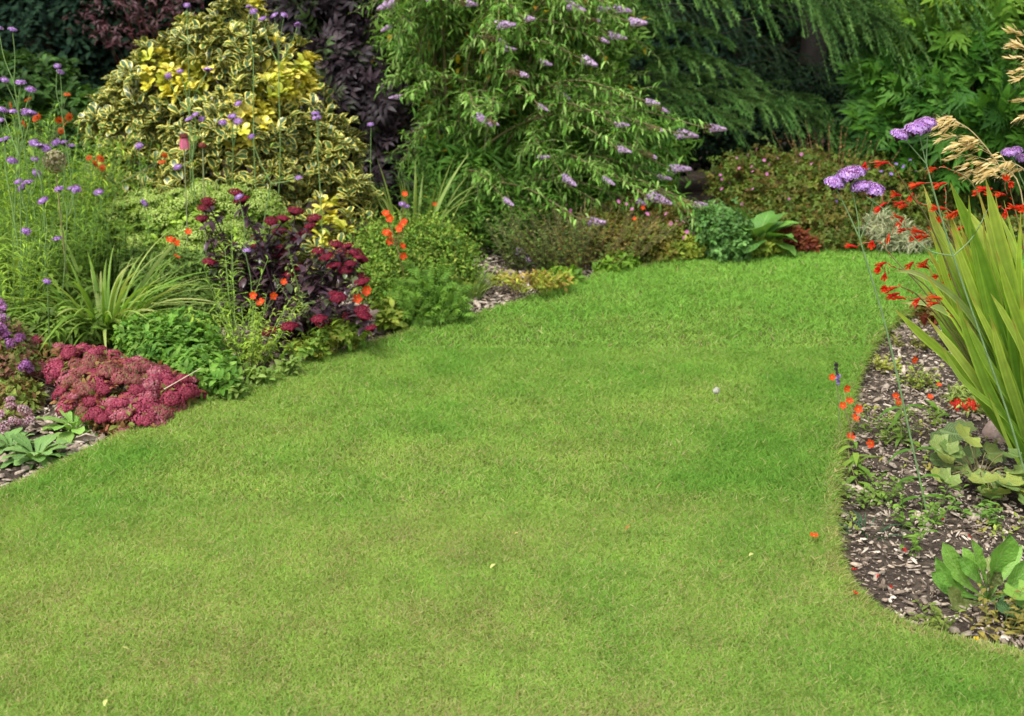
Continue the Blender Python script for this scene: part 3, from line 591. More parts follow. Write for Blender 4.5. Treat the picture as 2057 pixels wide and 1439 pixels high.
# drooping conifer
base = W(1610, 330, 11.2); base[2] = BED; o = thing('weeping_conifer', 'large conifer with hanging feathery green sprays and black shade beneath', 'tree', base)
tr = Buf(); tr.tube([base + A(0, 0, -.1), base + A(.05, 0, 1.5), base + A(0, .1, 3), base + A(0, .1, 5.2)], .13, .04, (.014, .010, .008), 10); tr.build('trunk', MAT['stem'], o)  # shade put into the trunk colour, nearly black
need = Buf(); tw = Buf()
limbs_px = [((1230, 150), (1640, 205), 8.4, .5), ((1240, 190), (1560, 215), 8.2, .5), ((1260, 110), (1500, 150), 8.6, .4), ((1280, 210), (1480, 250), 8.1, .5), ((1400, 190), (1640, 235), 8.3, .5), ((1250, 60), (1450, 80), 8.8, .35),
    ((1250, -30), (1440, 5), 8.3, .5), ((1330, -50), (1520, 0), 8.4, .5), ((1500, -40), (1640, 10), 8.2, .55), ((1560, -30), (1740, 30), 8.2, .7), ((1620, -40), (1800, 60), 8.1, .8), ((1680, -40), (1850, 10), 8.2, .8), ((1600, 20), (1760, 100), 8.3, .7), ((1640, 40), (1810, 120), 8.3, .55),
    ((1500, 210), (1640, 240), 8.4, .4), ((1290, 140), (1400, 120), 8.5, .4), ((1700, -80), (1900, -20), 8.1, .8), ((1400, -90), (1600, -60), 8.0, .6), ((1200, 10), (1330, 30), 8.9, .3)]
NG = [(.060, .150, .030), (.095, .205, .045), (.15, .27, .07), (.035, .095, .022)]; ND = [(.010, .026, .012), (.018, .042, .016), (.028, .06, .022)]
def spray(p0, p1, droop, dens, cols, nb=26, fill=0):
    pts = cat([p0, (p0 + p1) / 2 + A(0, 0, .07), p1], 8); tw.rings(pts[None], np.linspace(.007, .002, len(pts))[None], (.014, .014, .008), 5)
    ax = nz(p1 - p0)
    for kb in range(nb + fill):
        fl_ = kb >= nb; t = U(.05, 1); f = t * (len(pts) - 1); i = min(int(f), len(pts) - 2); q = pts[i] + (pts[i + 1] - pts[i]) * (f - i)
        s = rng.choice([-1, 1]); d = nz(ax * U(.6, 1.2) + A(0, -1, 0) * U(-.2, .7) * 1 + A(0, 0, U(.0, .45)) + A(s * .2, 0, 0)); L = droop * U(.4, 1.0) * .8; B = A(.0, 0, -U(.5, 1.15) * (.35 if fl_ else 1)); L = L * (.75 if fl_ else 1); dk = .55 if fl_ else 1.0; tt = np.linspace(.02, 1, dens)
        c = q + d * (L * tt)[:, None] + B * (L * tt ** 2)[:, None]; tg = nz(d + 2 * B * tt[:, None]); tw.rings(c[::6][None], np.full((1, len(c[::6])), .0014), (.05, .07, .025), 3)
        cc = np.repeat(c, 4, 0); n_ = len(cc); D = np.repeat(tg, 4, 0) * .7 + rng.normal(size=(n_, 3)) * .5
        need.ribbons(cc, D, U(.014, .028, n_), (0, 0, 0), .0035, pal(cols, 1, .25)[0] * dk * (.8 + .6 * np.repeat(tt, 4))[:, None], pal(cols, 1, .2)[0] * dk * (1. + .7 * np.repeat(tt, 4))[:, None], 1, [(0, 1), (1, .3)])  # needles brighten towards strand tips, light painted into the colour
for a_, b_, Yd, dr in limbs_px:
    spray(W(*a_, Yd + .35), W(*b_, Yd - .1), dr * .85, 64, NG, 17, 22)
for _ in range(20):      # deeper boughs, their shade put into the dark needle colour
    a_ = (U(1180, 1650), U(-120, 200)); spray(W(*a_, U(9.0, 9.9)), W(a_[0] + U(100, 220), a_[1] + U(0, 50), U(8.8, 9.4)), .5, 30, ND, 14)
for _ in range(80):      # unseen canopy overhead, thickened to block sky light
    a_ = U(0, 6.28); r_ = U(.8, 3.4); h_ = U(2.3, 3.4); p0 = base + A(0, 0, h_); p1 = base + A(math.cos(a_) * r_, math.sin(a_) * r_ - .3, h_ - .2); spray(p0, p1, .6, 14, NG, 30)
for _ in range(7):
    p1 = W(U(1280, 1800), U(-260, -120), U(8.0, 8.8)); spray(base + A(0, 0, p1[2] + .4), p1, .6, 22, NG, 26)
need.build('foliage', MAT['needle'], o); tw.build('branches', MAT['stem'], o)

# lobed-leaf shrub
lb = [lobe(1900, 60, 120, 8.3, 90), lobe(2050, 110, 130, 8.2, 110), lobe(1830, 190, 100, 8.2, 80), lobe(1960, 230, 120, 8.0, 90), lobe(2080, 260, 120, 7.9, 90), lobe(1790, 270, 70, 8.1, 50), lobe(1960, -40, 150, 8.4, 80), lobe(2160, 60, 150, 8.3), lobe(1900, 310, 100, 8.0, 60)]
base = basept(lb); o = thing('lobed_leaf_shrub', 'dense green shrub with large deeply cut leaves at the upper right', 'shrub', base)
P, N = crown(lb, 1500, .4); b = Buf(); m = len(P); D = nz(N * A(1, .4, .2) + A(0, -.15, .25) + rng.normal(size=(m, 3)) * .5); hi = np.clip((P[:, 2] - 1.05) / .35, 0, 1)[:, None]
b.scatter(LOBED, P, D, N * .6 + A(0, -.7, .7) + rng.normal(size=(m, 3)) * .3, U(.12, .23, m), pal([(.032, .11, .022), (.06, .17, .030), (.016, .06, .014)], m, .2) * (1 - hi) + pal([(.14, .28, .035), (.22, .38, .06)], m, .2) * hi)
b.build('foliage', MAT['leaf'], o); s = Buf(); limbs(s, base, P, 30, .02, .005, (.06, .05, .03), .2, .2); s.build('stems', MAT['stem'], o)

# ------------------------------------------------------------------ yellow variegated shrub
vl = [lobe(455, 110, 110, 7.3, 85), lobe(478, 50, 55, 7.3, 45), lobe(335, 185, 110, 7.3, 85), lobe(565, 150, 80, 7.3, 80), lobe(268, 255, 85, 7.2, 85), lobe(470, 250, 150, 7.1, 110), lobe(645, 315, 82, 7.2, 80), lobe(285, 370, 100, 7.1, 100), lobe(480, 390, 150, 6.95, 110), lobe(645, 440, 88, 7.0, 90), lobe(610, 230, 60, 7.25, 60), lobe(560, 500, 120, 6.95, 80), lobe(680, 475, 60, 6.75, 50), lobe(700, 400, 40, 6.95, 50), lobe(630, 500, 60, 6.65, 50)]
base = basept(vl); o = thing('variegated_shrub', 'big rounded evergreen shrub with yellow edged leaves', 'shrub', base)
vl = [(c_, r_ * .9) for c_, r_ in vl]; P, N = crown(vl, 3300, .42, .35, .9); gp = noise2(P[:, 0] * 5.5 + 9, P[:, 2] * 6.5, 8); kk = (gp > .30) | (U(0, 1, len(P)) < .25); P, N = P[kk], N[kk]; P = P + N * (.10 * (noise2(P[:, 0] * 9, P[:, 2] * 9 + 4, 12) - .35))[:, None]; b = Buf(); G1 = [(.030, .075, .025), (.045, .10, .04), (.09, .15, .03)]; Y1 = [(.62, .54, .05), (.70, .62, .11), (.38, .42, .04)]
nn = .15 + .75 * noise2(P[:, 0] * 4.2 + 3, P[:, 2] * 4.2, 4) + .22 * (P[:, 0] > -1.45) * (P[:, 2] > .7) + .16 * (P[:, 2] > 1.12) - .1 * (P[:, 0] < -2.0); ye = nn + .08 * U(-1, 1, len(P)) > .73
tufts(b, OBOV, P[~ye], N[~ye], 7, .070, G1, (.25, 1.1), .95, wob=.006); b.build('leaves', MAT['varieg'], o, smooth=True)
b = Buf(); tufts(b, OBOV, P[ye], N[ye], 10, .060, Y1, (.25, 1.1), .95, wob=.006); b.build('yellow_leaves', MAT['gloss'], o, smooth=True)
s = Buf(); limbs(s, base, P, 90, .016, .004, (.10, .09, .05), .2, .12); s.build('stems', MAT['stem'], o)

# ------------------------------------------------------------------ right side of the back border
GC = [(.07, .12, .03), (.12, .18, .045), (.05, .10, .025), (.13, .13, .05), (.11, .07, .035), (.09, .15, .04)]
def fl_at(o, mesh, pts, Y, size, name='flower', upv=None, tilt=.4): flowers(o, mesh, [W(a, c, Y + U(-.08, .08)) for a, c in pts], size, name, upv, tilt)
o, P, N = bush('cranesbill', 'brownish green cranesbill mass with small pink flowers under the conifer', 'perennial', [lobe(1560, 375, 110, 8.0, 45), lobe(1480, 360, 50, 8.0, 34), lobe(1620, 345, 45, 8.0, 30), lobe(1530, 330, 28, 8.1, 22), lobe(1640, 400, 90, 7.8, 60), lobe(1560, 435, 110, 7.75, 42), lobe(1590, 450, 50, 7.5, 24)], TREFOIL, GC, 1700, 4, .045, nst=60, r0=.004, wob=.04, depth=.5)
fl_at(o, PINK, [(1480, 318), (1503, 312), (1535, 322), (1545, 330), (1510, 335), (1518, 340), (1485, 338), (1450, 360), (1465, 368), (1512, 345), (1447, 352), (1500, 382), (1512, 380), (1585, 400), (1562, 318), (1600, 325), (1630, 330), (1450, 380), (1490, 410), (1540, 350), (1520, 300), (1610, 310)], 7.4, .010, tilt=.8)
o, P, N = bush('cranesbill', 'brownish green cranesbill mass with lilac flowers left of the silver plant', 'perennial', [lobe(1720, 390, 90, 7.8, 60), lobe(1700, 450, 80, 7.4, 45), lobe(1800, 380, 90, 7.9, 60), lobe(1880, 400, 80, 8.0, 70), lobe(1800, 440, 80, 7.7, 40), lobe(1980, 400, 90, 8.2, 80)], TREFOIL, GC, 1700, 4, .045, nst=60, r0=.004, wob=.04, depth=.5)
fl_at(o, VIO, [(1770, 345), (1775, 352), (1800, 330), (1815, 335), (1828, 322), (1835, 330), (1840, 345), (1765, 330), (1860, 338), (1680, 405), (1694, 482), (1698, 460), (1790, 350), (1745, 340)], 7.3, .010, tilt=.8)
clump('dried_seedheads', 'tan dried plumes standing at the back beneath the conifer', 'perennial', W(1675, 440, 8.0) * A(1, 1, 0) + A(0, 0, BED), .16, 70, .62, 22, SMALL, .022, [(.28, .18, .10), (.38, .27, .16), (.2, .14, .09)], .5, stemcol=(.18, .11, .06), t0=.4, elev=.9)
# plants along the far edge
bc = lambda px, py: G(px, py, BED)
o, P, N = bush('cranesbill', 'cranesbill with mauve flowers and reddish leaves in front of the lilac bush', 'perennial', [lobe(1290, 440, 90, 7.3, 50), lobe(1360, 460, 70, 7.2, 50), lobe(1230, 470, 70, 7.2, 50), lobe(1330, 500, 60, 6.95, 28), lobe(1300, 480, 70, 7.0, 36)], TREFOIL, [(.13, .17, .05), (.17, .12, .06), (.09, .14, .04), (.22, .2, .08)], 1500, 4, .045, nst=50, r0=.003)
fl_at(o, PINK, [(1322, 437), (1338, 430), (1348, 450), (1360, 444), (1372, 446), (1383, 438), (1290, 450), (1285, 440), (1308, 462), (1332, 471), (1373, 477), (1380, 466), (1345, 445), (1366, 450), (1242, 405), (1258, 410), (1138, 413), (1147, 424), (1392, 470), (1400, 462), (1300, 430), (1270, 420), (1330, 400), (1375, 425)], 6.85, .011, tilt=.7)
fl_at(o, ORANGE, [(1291, 417), (1275, 440)], 6.85, .014)
clump('faded_perennial', 'tangled clump of brownish fading stems at the bend of the left border', 'perennial', bc(1175, 540), .26, 110, .36, 14, OVAL, .04, [(.13, .15, .06), (.10, .15, .05), (.19, .15, .08), (.10, .17, .06)], .7, stemcol=(.16, .12, .06), bend=.3)
clump('faded_perennial', 'grey green tangled perennial left of the brownish clump', 'perennial', bc(1090, 540), .2, 80, .30, 13, OVAL, .042, [(.10, .17, .08), (.15, .19, .10), (.08, .13, .06)], .5, stemcol=(.13, .13, .06))
clump('leafy_perennial', 'fresh green leafy perennial beneath the lilac bush', 'perennial', bc(1000, 500), .28, 80, .38, 9, LANCE, .12, [(.06, .15, .035), (.09, .19, .05)], .5)
clump('leafy_perennial', 'dark green leafy perennial below the purple shrub', 'perennial', bc(905, 490), .3, 70, .45, 9, LANCE, .12, [(.03, .085, .02), (.05, .12, .03)], .4)
bush('low_sedum', 'sprawling yellow tinged low plant spreading over chips at the lawn edge', 'perennial', [lobe(1065, 566, 45, 6.05, 7), lobe(1105, 560, 40, 6.15, 8), lobe(1010, 560, 30, 6.3, 8)], SMALL, [(.30, .32, .08), (.18, .24, .06), (.28, .2, .09)], 170, 4, .028, nst=20, r0=.002)
bush('leafy_clump', 'small bright green plant on the chips below the fading stems', 'perennial', [lobe(1250, 528, 28, 6.7, 16), lobe(1225, 540, 25, 6.6, 12), lobe(1130, 558, 35, 6.35, 12)], OVAL, [(.10, .22, .04), (.15, .28, .05)], 220, 5, .045, nst=10, r0=.002)
bush('yellow_edged_plant', 'low yellow variegated plant at the lawn edge left of the columbine', 'perennial', [lobe(1380, 497, 34, 6.9, 14), lobe(1345, 510, 28, 6.85, 10), lobe(1400, 482, 24, 6.95, 12)], SMALL, [(.32, .35, .08), (.22, .30, .07), (.13, .22, .05)], 300, 5, .035, nst=10, r0=.002)
bush('columbine', 'blue green mound of divided leaves beside the hosta', 'perennial', [lobe(1442, 468, 46, 6.95, 34), lobe(1420, 450, 25, 7.0, 18), lobe(1465, 490, 28, 6.85, 18)], TREFOIL, [(.08, .19, .08), (.12, .25, .12), (.055, .14, .055)], 520, 4, .05, nst=20, r0=.002, depth=.6, wob=.03)
bush('yellow_edged_plant', 'low lime yellow plant at the lawn edge in front of the hosta', 'perennial', [lobe(1520, 493, 40, 6.95, 10), lobe(1490, 490, 24, 6.95, 10), lobe(1553, 497, 18, 6.95, 6)], SMALL, [(.24, .31, .08), (.16, .24, .06)], 260, 5, .035, nst=10, r0=.002)
bush('red_sedum', 'low dark red foliage at the lawn edge right of the hosta', 'perennial', [lobe(1592, 478, 26, 7.1, 16), lobe(1620, 490, 22, 7.05, 9)], SMALL, [(.16, .03, .03), (.10, .03, .03), (.2, .08, .05)], 260, 5, .035, nst=10, r0=.002)
ho = rosette('hosta', 'bright green hosta with broad drooping leaves below the pink flowers', 'hosta', W(1525, 478, 7.0) * A(1, 1, 0) + A(0, 0, BED + .10), 19, .23, BIGOV, [(.11, .27, .04), (.07, .19, .03), (.15, .33, .05)], (.25, 1.25), asparts=True, rad=.06)
bush('edging_plant', 'low mixed green and brown edging foliage along the far lawn edge', 'perennial', [lobe(1660, 482, 50, 7.15, 14), lobe(1720, 485, 40, 7.1, 12), lobe(1890, 480, 50, 7.2, 18), lobe(1960, 470, 70, 7.3, 28), lobe(2060, 470, 70, 7.3, 28)], TREFOIL, GC, 800, 4, .04, nst=10, r0=.002)
bush('silver_plant', 'silvery white leaved plant at the far lawn edge behind the red flowers', 'perennial', [lobe(1795, 470, 42, 7.05, 26), lobe(1770, 455, 30, 7.1, 26), lobe(1830, 485, 30, 7.0, 14)], NARROW, [(.25, .29, .31), (.36, .39, .42), (.16, .20, .19)], 380, 5, .06, nst=16, r0=.003, up=.8)

# ------------------------------------------------------------------ middle left border
o, P, N = bush('bushy_potentilla', 'rounded small leaved green bush between the dark stonecrop and the lilac bush', 'shrub', [lobe(835, 520, 85, 6.35, 60), lobe(780, 500, 60, 6.4, 50), lobe(890, 520, 60, 6.4, 55), lobe(790, 570, 70, 6.15, 50), lobe(925, 560, 35, 6.3, 30), lobe(850, 480, 60, 6.45, 35)], SMALL, [(.10, .22, .045), (.15, .27, .055), (.05, .12, .025), (.24, .32, .10)], 4200, 5, .022, nst=90, r0=.003, depth=.7, up=1.0, wob=.035, jit=.35)
bush('ferny_plant', 'bright green ferny mound at the lawn edge in front of the small leaved bush', 'perennial', [lobe(862, 600, 48, 5.75, 34), lobe(840, 625, 40, 5.65, 20), lobe(890, 622, 28, 5.65, 18)], FERN, [(.09, .21, .045), (.13, .26, .06), (.07, .15, .035)], 420, 5, .075, nst=20, r0=.002, depth=.7, wob=.03)
bush('small_leafy_plant', 'patchy green plant on chips right of the dark stonecrop', 'perennial', [lobe(800, 618, 35, 5.7, 22), lobe(785, 640, 25, 5.55, 10)], OVAL, [(.15, .26, .05), (.22, .28, .08)], 160, 4, .05, nst=14, r0=.002, depth=.8)
straps('strappy_plant', 'light green strappy tuft at the lawn edge right of the ferny mound', 'perennial', bc(945, 600), .06, 70, .22, .012, [(.14, .28, .05), (.2, .32, .08)], [(.3, .36, .12)], (.3, 1.1))
straps('daylily', 'arching strap leaved clump rising behind the small leaved bush', 'perennial', W(830, 560, 6.9) * A(1, 1, 0) + A(0, 0, BED), .14, 34, .75, .022, [(.12, .24, .05), (.16, .28, .06)], [(.34, .40, .10), (.25, .33, .08)], (.2, .9), .35)
def bloom_stem(o, tip, bx, Yb, r=.0018, col=(.14, .18, .06), bow=.03):
    b = Buf(); p0 = A(bx, Yb, BED); tip = np.asarray(tip); b.tube([p0, (p0 + tip) / 2 + A(U(-bow, bow), U(-bow, bow), .02), tip], r, r * .6, col, 4, 5); return b
def stemmed(name, label, cat_, heads, Yh, base, mesh, size, hname, r=.0018, col=(.14, .18, .06), tilt=.3, upv=(0, -.2, 1), fork=.25, leafy=None):
    """a plant whose heads sit at the given photo points; stems join low on one another"""
    o = thing(name, label, cat_, base); b = Buf(); lf = Buf(); base = np.asarray(base, float); tips = [W(a, c, Yh + U(-.05, .05)) for a, c in heads]
    cen = np.mean(tips, 0); joint = base + (cen - base) * A(.85, .85, .85) if len(tips) > 1 else tips[0]
    if len(tips) > 1: b.tube([base, (base + joint) / 2 + A(U(-.03, .03), 0, 0), joint - A(0, 0, .02)], r * 1.2, r, col, 5, 5)
    for tp in tips:
        p0 = joint - A(0, 0, .02) if len(tips) > 1 else base; b.tube([p0, (p0 + tp) / 2 + A(U(-.015, .015), 0, -.005), tp], r, r * .7, col, 5, 5)
    m = leafy or 6; t = U(.05, .8, m); q = base + (joint - base) * t[:, None]; lf.scatter(LANCE, q, rng.normal(size=(m, 3)) * A(1, 1, .3) + A(0, 0, .4), np.tile(Z1, (m, 1)), U(.05, .10, m), pal([(.10, .2, .05), (.16, .26, .07)], m))
    b.build('stem', MAT['stem'], o); lf.build('foliage', MAT['leaf'], o)
    flowers(o, mesh, [t_ + A(0, 0, .004) for t_ in tips], size, hname, upv, tilt); return o
stemmed('orange_geum', 'wiry stem of bright orange red flowers before the small leaved bush', 'flower', [(810, 453), (776, 470), (782, 473), (803, 461), (812, 448), (782, 487), (808, 497), (810, 516), (778, 470), (775, 431), (784, 440), (813, 392)], 6.0, bc(812, 620), ORANGE, .019, 'flower', col=(.20, .12, .05), tilt=.6, upv=(0, -1, .6))
stemmed('orange_geum', 'single orange flower low against the lilac bush', 'flower', [(874, 413)], 7.1, A(*(W(874, 413, 7.1)[:2]), BED), ORANGE, .018, 'flower', upv=(0, -1, .3))
# dark stonecrop
heads = [(475, 388), (418, 406), (409, 419), (406, 440), (593, 425), (632, 439), (623, 455), (569, 440), (560, 466), (517, 480), (596, 481), (462, 493), (519, 498), (563, 498), (560, 510), (453, 513), (420, 527), (502, 523), (511, 535), (519, 546), (575, 531), (599, 538), (581, 552), (593, 555), (486, 402), (545, 445), (610, 470)]
heads2 = [(676, 492), (698, 495), (656, 517), (686, 507), (683, 519), (722, 519), (729, 523), (704, 531), (671, 534), (695, 544), (722, 558), (728, 567), (671, 591), (680, 600), (728, 623), (731, 636), (641, 642), (650, 648), (541, 666), (581, 657), (704, 636), (746, 660), (640, 505), (712, 508)]
def stonecrop(label, heads, bases, Y0, nfill):
    o = thing('dark_stonecrop', label, 'stonecrop', np.mean(bases, 0)); st = Buf(); lf = Buf(); hs_ = []; PL = [(.030, .014, .024), (.055, .024, .036), (.09, .05, .06), (.07, .10, .03)]
    allp = [W(a, c, Y0 + U(-.12, .12) - .35 * (c > 560)) for a, c in heads]; hs_ = list(allp)
    xs_ = [h[0] for h in heads]; ys_ = [h[1] for h in heads]
    allp += [W(U(min(xs_), max(xs_)), U(min(ys_) + 60, 690), Y0 + U(-.2, .15)) for _ in range(nfill)]
    for tp in allp:
        tp = np.maximum(tp, A(-9, 0, .02)); b0 = bases[rng.integers(len(bases))] + A(U(-.05, .05), U(-.05, .05), 0); c = cat([b0, b0 * .45 + tp * .55 + A(0, 0, .05), tp - A(0, 0, .01)], 7); st.rings(c[None], np.linspace(.0045, .0025, len(c))[None], (.035, .014, .022), 5)
        m = 26; f = U(.2, .95, m) * (len(c) - 1); i = f.astype(int); i = np.minimum(i, len(c) - 2); q = c[i] + (c[i + 1] - c[i]) * (f - i)[:, None]
        lf.scatter(OVAL, q, rng.normal(size=(m, 3)) * A(1, 1, .5) + A(0, 0, .35), np.tile(Z1, (m, 1)), U(.035, .066, m), pal(PL, m, .25, [4, 4, 4, 2]))
    st.build('stems', MAT['stem'], o); lf.build('foliage', MAT['gloss'], o)
    for i, p in enumerate(hs_): inst(CRIM[i % 3], 'flower_head', o, p, (0, 0, U(0, 6.28)), U(.022, .036), up=nz(A(U(-.3, .3), U(-.5, .1), 1)))
    return o
stonecrop('upright dark purple stonecrop with crimson heads in front of the pale dome', heads, [bc(520, 655), bc(480, 640), bc(560, 660)], 5.75, 20)
stonecrop('leaning dark purple stonecrop with the densest crimson heads nearest the lawn', heads2, [bc(600, 680), bc(640, 675), bc(570, 690)], 5.45, 20)
# stones beside it
def rock(label, px, py, w_, h_, d_, rx=0):
    c = G(px, py, BED); nu, nv = 22, 12; r = np.random.default_rng(int(px)); V = []
    for j in range(nv + 1):
        ph = math.pi * j / nv
        for i in range(nu):
            th = 2 * math.pi * i / nu; d = A(math.sin(ph) * math.cos(th), math.sin(ph) * math.sin(th), math.cos(ph)); s = .8 + .35 * float(noise2(d[0] * 1.8 + px, d[1] * 1.8 + d[2] * 2.1, 3)) + .12 * float(noise2(d[0] * 6, d[1] * 6 + d[2] * 7, 4)); V.append(np.sign(d) * np.abs(d) ** .8 * A(w_, d_, h_) * s + c)
    Q = [(j * nu + i, j * nu + (i + 1) % nu, (j + 1) * nu + (i + 1) % nu, (j + 1) * nu + i) for j in range(nv) for i in range(nu)]
    b = Buf(); b.add(V, Q); o = b.build('rock', MAT['rock'], None, loc=c); o['label'] = label; o['category'] = 'rock'; o['group'] = 'stones in the beds'; return o
rock('pinkish stone at the lawn edge right of the leaning dark stonecrop', 750, 664, .075, .085, .07); rock('pinkish stone behind the crocosmia base at the right', 2010, 880, .06, .07, .06)
bush('weed_patch', 'straggly yellow green weeds at the foot of the dark stonecrop', 'weed', [lobe(690, 665, 45, 5.2, 18), lobe(650, 685, 30, 5.1, 12), lobe(620, 700, 45, 5.05, 8)], OVAL, [(.16, .26, .05), (.1, .2, .05), (.24, .28, .08)], 200, 4, .04, nst=20, r0=.002, depth=.8)
clump('toadflax', 'leaning grey green stem of narrow leaves in front of the dark stonecrop', 'perennial', bc(635, 700), .012, 4, .45, 34, LANCE, .04, [(.20, .28, .12), (.25, .34, .16)], .2, bias=(-.35, 0, 0), rs=.003)
# pale dome
ls = [lobe(400, 440, 120, 6.45, 50), lobe(300, 450, 75, 6.4, 50), lobe(500, 440, 70, 6.5, 48), lobe(400, 500, 140, 6.3, 60)]
o, P, N = bush('pale_stonecrop', 'pale lime green dome of unopened stonecrop heads below the yellow shrub', 'stonecrop', ls, OVAL, [(.20, .34, .08), (.26, .40, .10), (.12, .22, .05)], 900, 5, .04, nst=50, r0=.004)
cand = P[(N[:, 2] > .1) & (N[:, 1] < .3) & (P[:, 2] > .12)]; cand = cand[rng.permutation(len(cand))[:99]]
for i, p in enumerate(cand): inst(LIME[i % 3], 'flower_head', o, p + A(0, 0, .03), (0, 0, U(0, 6)), U(.038, .06), up=nz(A(U(-.3, .3), U(-.5, .0), 1)))
# orange flowers in front
stemmed('orange_geum', 'two orange flowers rising left of the dark stonecrop', 'flower', [(378, 468), (342, 485), (352, 489), (354, 518)], 5.7, bc(370, 640), ORANGE, .020, 'flower', upv=(.2, -.6, .6))
stemmed('orange_geum', 'low orange red flowers against the upright dark stonecrop', 'flower', [(509, 596), (524, 610), (549, 596), (570, 568)], 5.2, bc(520, 700), ORANGE, .018, 'flower', upv=(0, -1, .3))
stemmed('orange_geum', 'orange red flowers at the outer tip of the leaning stonecrop', 'flower', [(738, 583), (718, 603), (736, 588)], 5.2, bc(700, 672), ORANGE, .02, 'flower', upv=(0, -1, .3))
# strap clump left
straps('crocosmia_clump', 'left hand clump of arching strap leaves with yellowed tips', 'perennial', bc(212, 690), .085, 150, .70, .021, [(.10, .24, .03), (.15, .30, .04)], [(.22, .38, .05), (.30, .42, .08), (.50, .52, .18)], (.5, 1.5), .62)
# backing foliage
bush('grey_green_perennial', 'soft grey green foliage right of the left strap leaf clump', 'perennial', [lobe(360, 560, 80, 5.9, 50), lobe(390, 610, 60, 5.7, 40), lobe(330, 620, 50, 5.6, 40), lobe(300, 540, 60, 6.0, 40)], LANCE, [(.10, .19, .07), (.14, .23, .09), (.07, .13, .045)], 1000, 5, .06, nst=30, r0=.002)
bush('grey_green_perennial', 'low green undergrowth left of the left strap leaf clump', 'perennial', [lobe(110, 600, 80, 5.6, 50), lobe(60, 660, 80, 5.2, 40), lobe(150, 660, 60, 5.3, 30), lobe(20, 580, 80, 5.6, 60), lobe(130, 510, 90, 6.1, 60)], LANCE, [(.11, .21, .05), (.15, .26, .07), (.08, .14, .04)], 1300, 5, .07, nst=30, r0=.002)
clump('leafy_perennial', 'mid green small leaved perennial between the pale dome and strap leaves', 'perennial', bc(230, 600), .25, 90, .45, 12, OVAL, .055, [(.09, .18, .05), (.13, .24, .07)], .4)
for (px, py, rd_, n_, h_, lab, cs) in ((60, 580, .30, 160, .78, 'tall bright lime fine leaved perennials at the far left edge', [(.20, .36, .05), (.28, .42, .07)]), (170, 560, .26, 130, .68, 'tall bright green fine leaved perennials left of the yellow shrub', [(.13, .28, .04), (.2, .34, .06)]),
                                 (-60, 560, .35, 110, .85, 'tall fine leaved perennials just outside the left of the view', [(.15, .3, .05)]), (100, 640, .22, 90, .55, 'fine leaved stems behind the rose stonecrop mat', [(.17, .31, .06), (.12, .24, .05)]), (15, 700, .15, 50, .60, 'thin lime stems rising from the marjoram at far left', [(.22, .36, .07)])):
    clump('meadow_perennial', lab, 'perennial', bc(px, py), rd_, n_, h_, 26, NARROW, .085, cs, .25, stemcol=(.15, .26, .06), hj=.3, elev=1.0, rs=.0022)
o = stemmed('sneezeweed', 'rusty orange daisies among the lime foliage at the upper left', 'flower', [(135, 190), (55, 200), (75, 236), (50, 250), (120, 245), (128, 252), (122, 265), (140, 238), (70, 240), (20, 215)], 6.0, bc(80, 560), DAISY, .019, 'flower', tilt=.5, upv=(0, -.6, .6))
o = stemmed('sneezeweed', 'orange red flowers beside the left edge of the yellow shrub', 'flower', [(178, 318), (203, 320), (190, 332), (205, 339), (325, 325), (330, 315)], 6.1, bc(200, 560), DAISY, .019, 'flower', tilt=.5, upv=(0, -.8, .5))
# verbenas of the left border
VL = [([(25, 62), (-3, 58)], 'tallest left verbena with a lilac head against the dark hedge at the frame edge', 5.6), ([(115, 135), (121, 147)], 'verbena with two stacked heads against the dark hedge', 5.8), ([(10, 163), (42, 168), (62, 182)], 'verbena with three small heads above the lime foliage', 5.9),
      ([(5, 223), (26, 226), (52, 227), (63, 230)], 'verbena with a flat row of lilac heads at the left frame edge', 5.2), ([(9, 283), (0, 243)], 'small verbena under the flat row of heads', 5.5), ([(68, 290), (80, 295), (93, 300)], 'verbena with a slanting trio of heads left of the round seedhead', 5.5),
      ([(128, 289), (142, 295), (113, 288)], 'verbena with faint heads just above the round seedhead', 6.0), ([(70, 322), (74, 350), (24, 325)], 'verbena beneath the slanting trio, single round head', 5.6), ([(119, 382), (143, 380), (153, 382)], 'verbena with a pair of broad heads below the round seedhead', 5.5),
      ([(38, 367), (57, 368), (44, 378)], 'small verbena with tiny pale heads at far left middle', 5.5), ([(198, 389)], 'single verbena head at the lower left corner of the yellow shrub', 5.9), ([(86, 406), (114, 482), (52, 467)], 'low verbena with three scattered heads above the strap leaves', 5.4), ([(95, 568)], 'short verbena head left of the strap leaf clump', 4.9),
      ([(279, 295)], 'verbena head standing against the lower left of the yellow shrub', 6.3), ([(362, 145), (338, 154), (418, 142)], 'verbena with heads high on the face of the yellow shrub', 6.3), ([(393, 232), (380, 241), (405, 241), (357, 338)], 'verbena with a small triangle of heads mid yellow shrub', 6.3),
      ([(466, 236), (478, 246), (448, 248), (478, 210)], 'verbena with a head triangle in the centre of the yellow shrub', 6.3), ([(505, 276), (600, 359)], 'verbena with two heads right of centre on the yellow shrub', 6.3), ([(634, 230), (636, 238)], 'verbena with a drooping mauve head at the right of the yellow shrub', 6.4),
      ([(375, 13)], 'verbena head just above the left top of the yellow shrub', 6.5), ([(500, 16), (509, 25)], 'verbena heads touching the very top of the yellow shrub', 6.5), ([(528, 40), (551, 33), (571, 32), (598, 52)], 'verbena with four heads right of the yellow shrub top', 6.6),
      ([(290, 410)], 'small verbena head on the left of the pale dome', 6.0), ([(480, 398), (496, 505)], 'verbena head beside the top crimson stonecrop head', 5.55), ([(745, 252)], 'lone verbena head against the dark purple shrub', 7.0), ([(808, 412), (816, 417)], 'violet verbena head above the orange flowers', 6.3)]
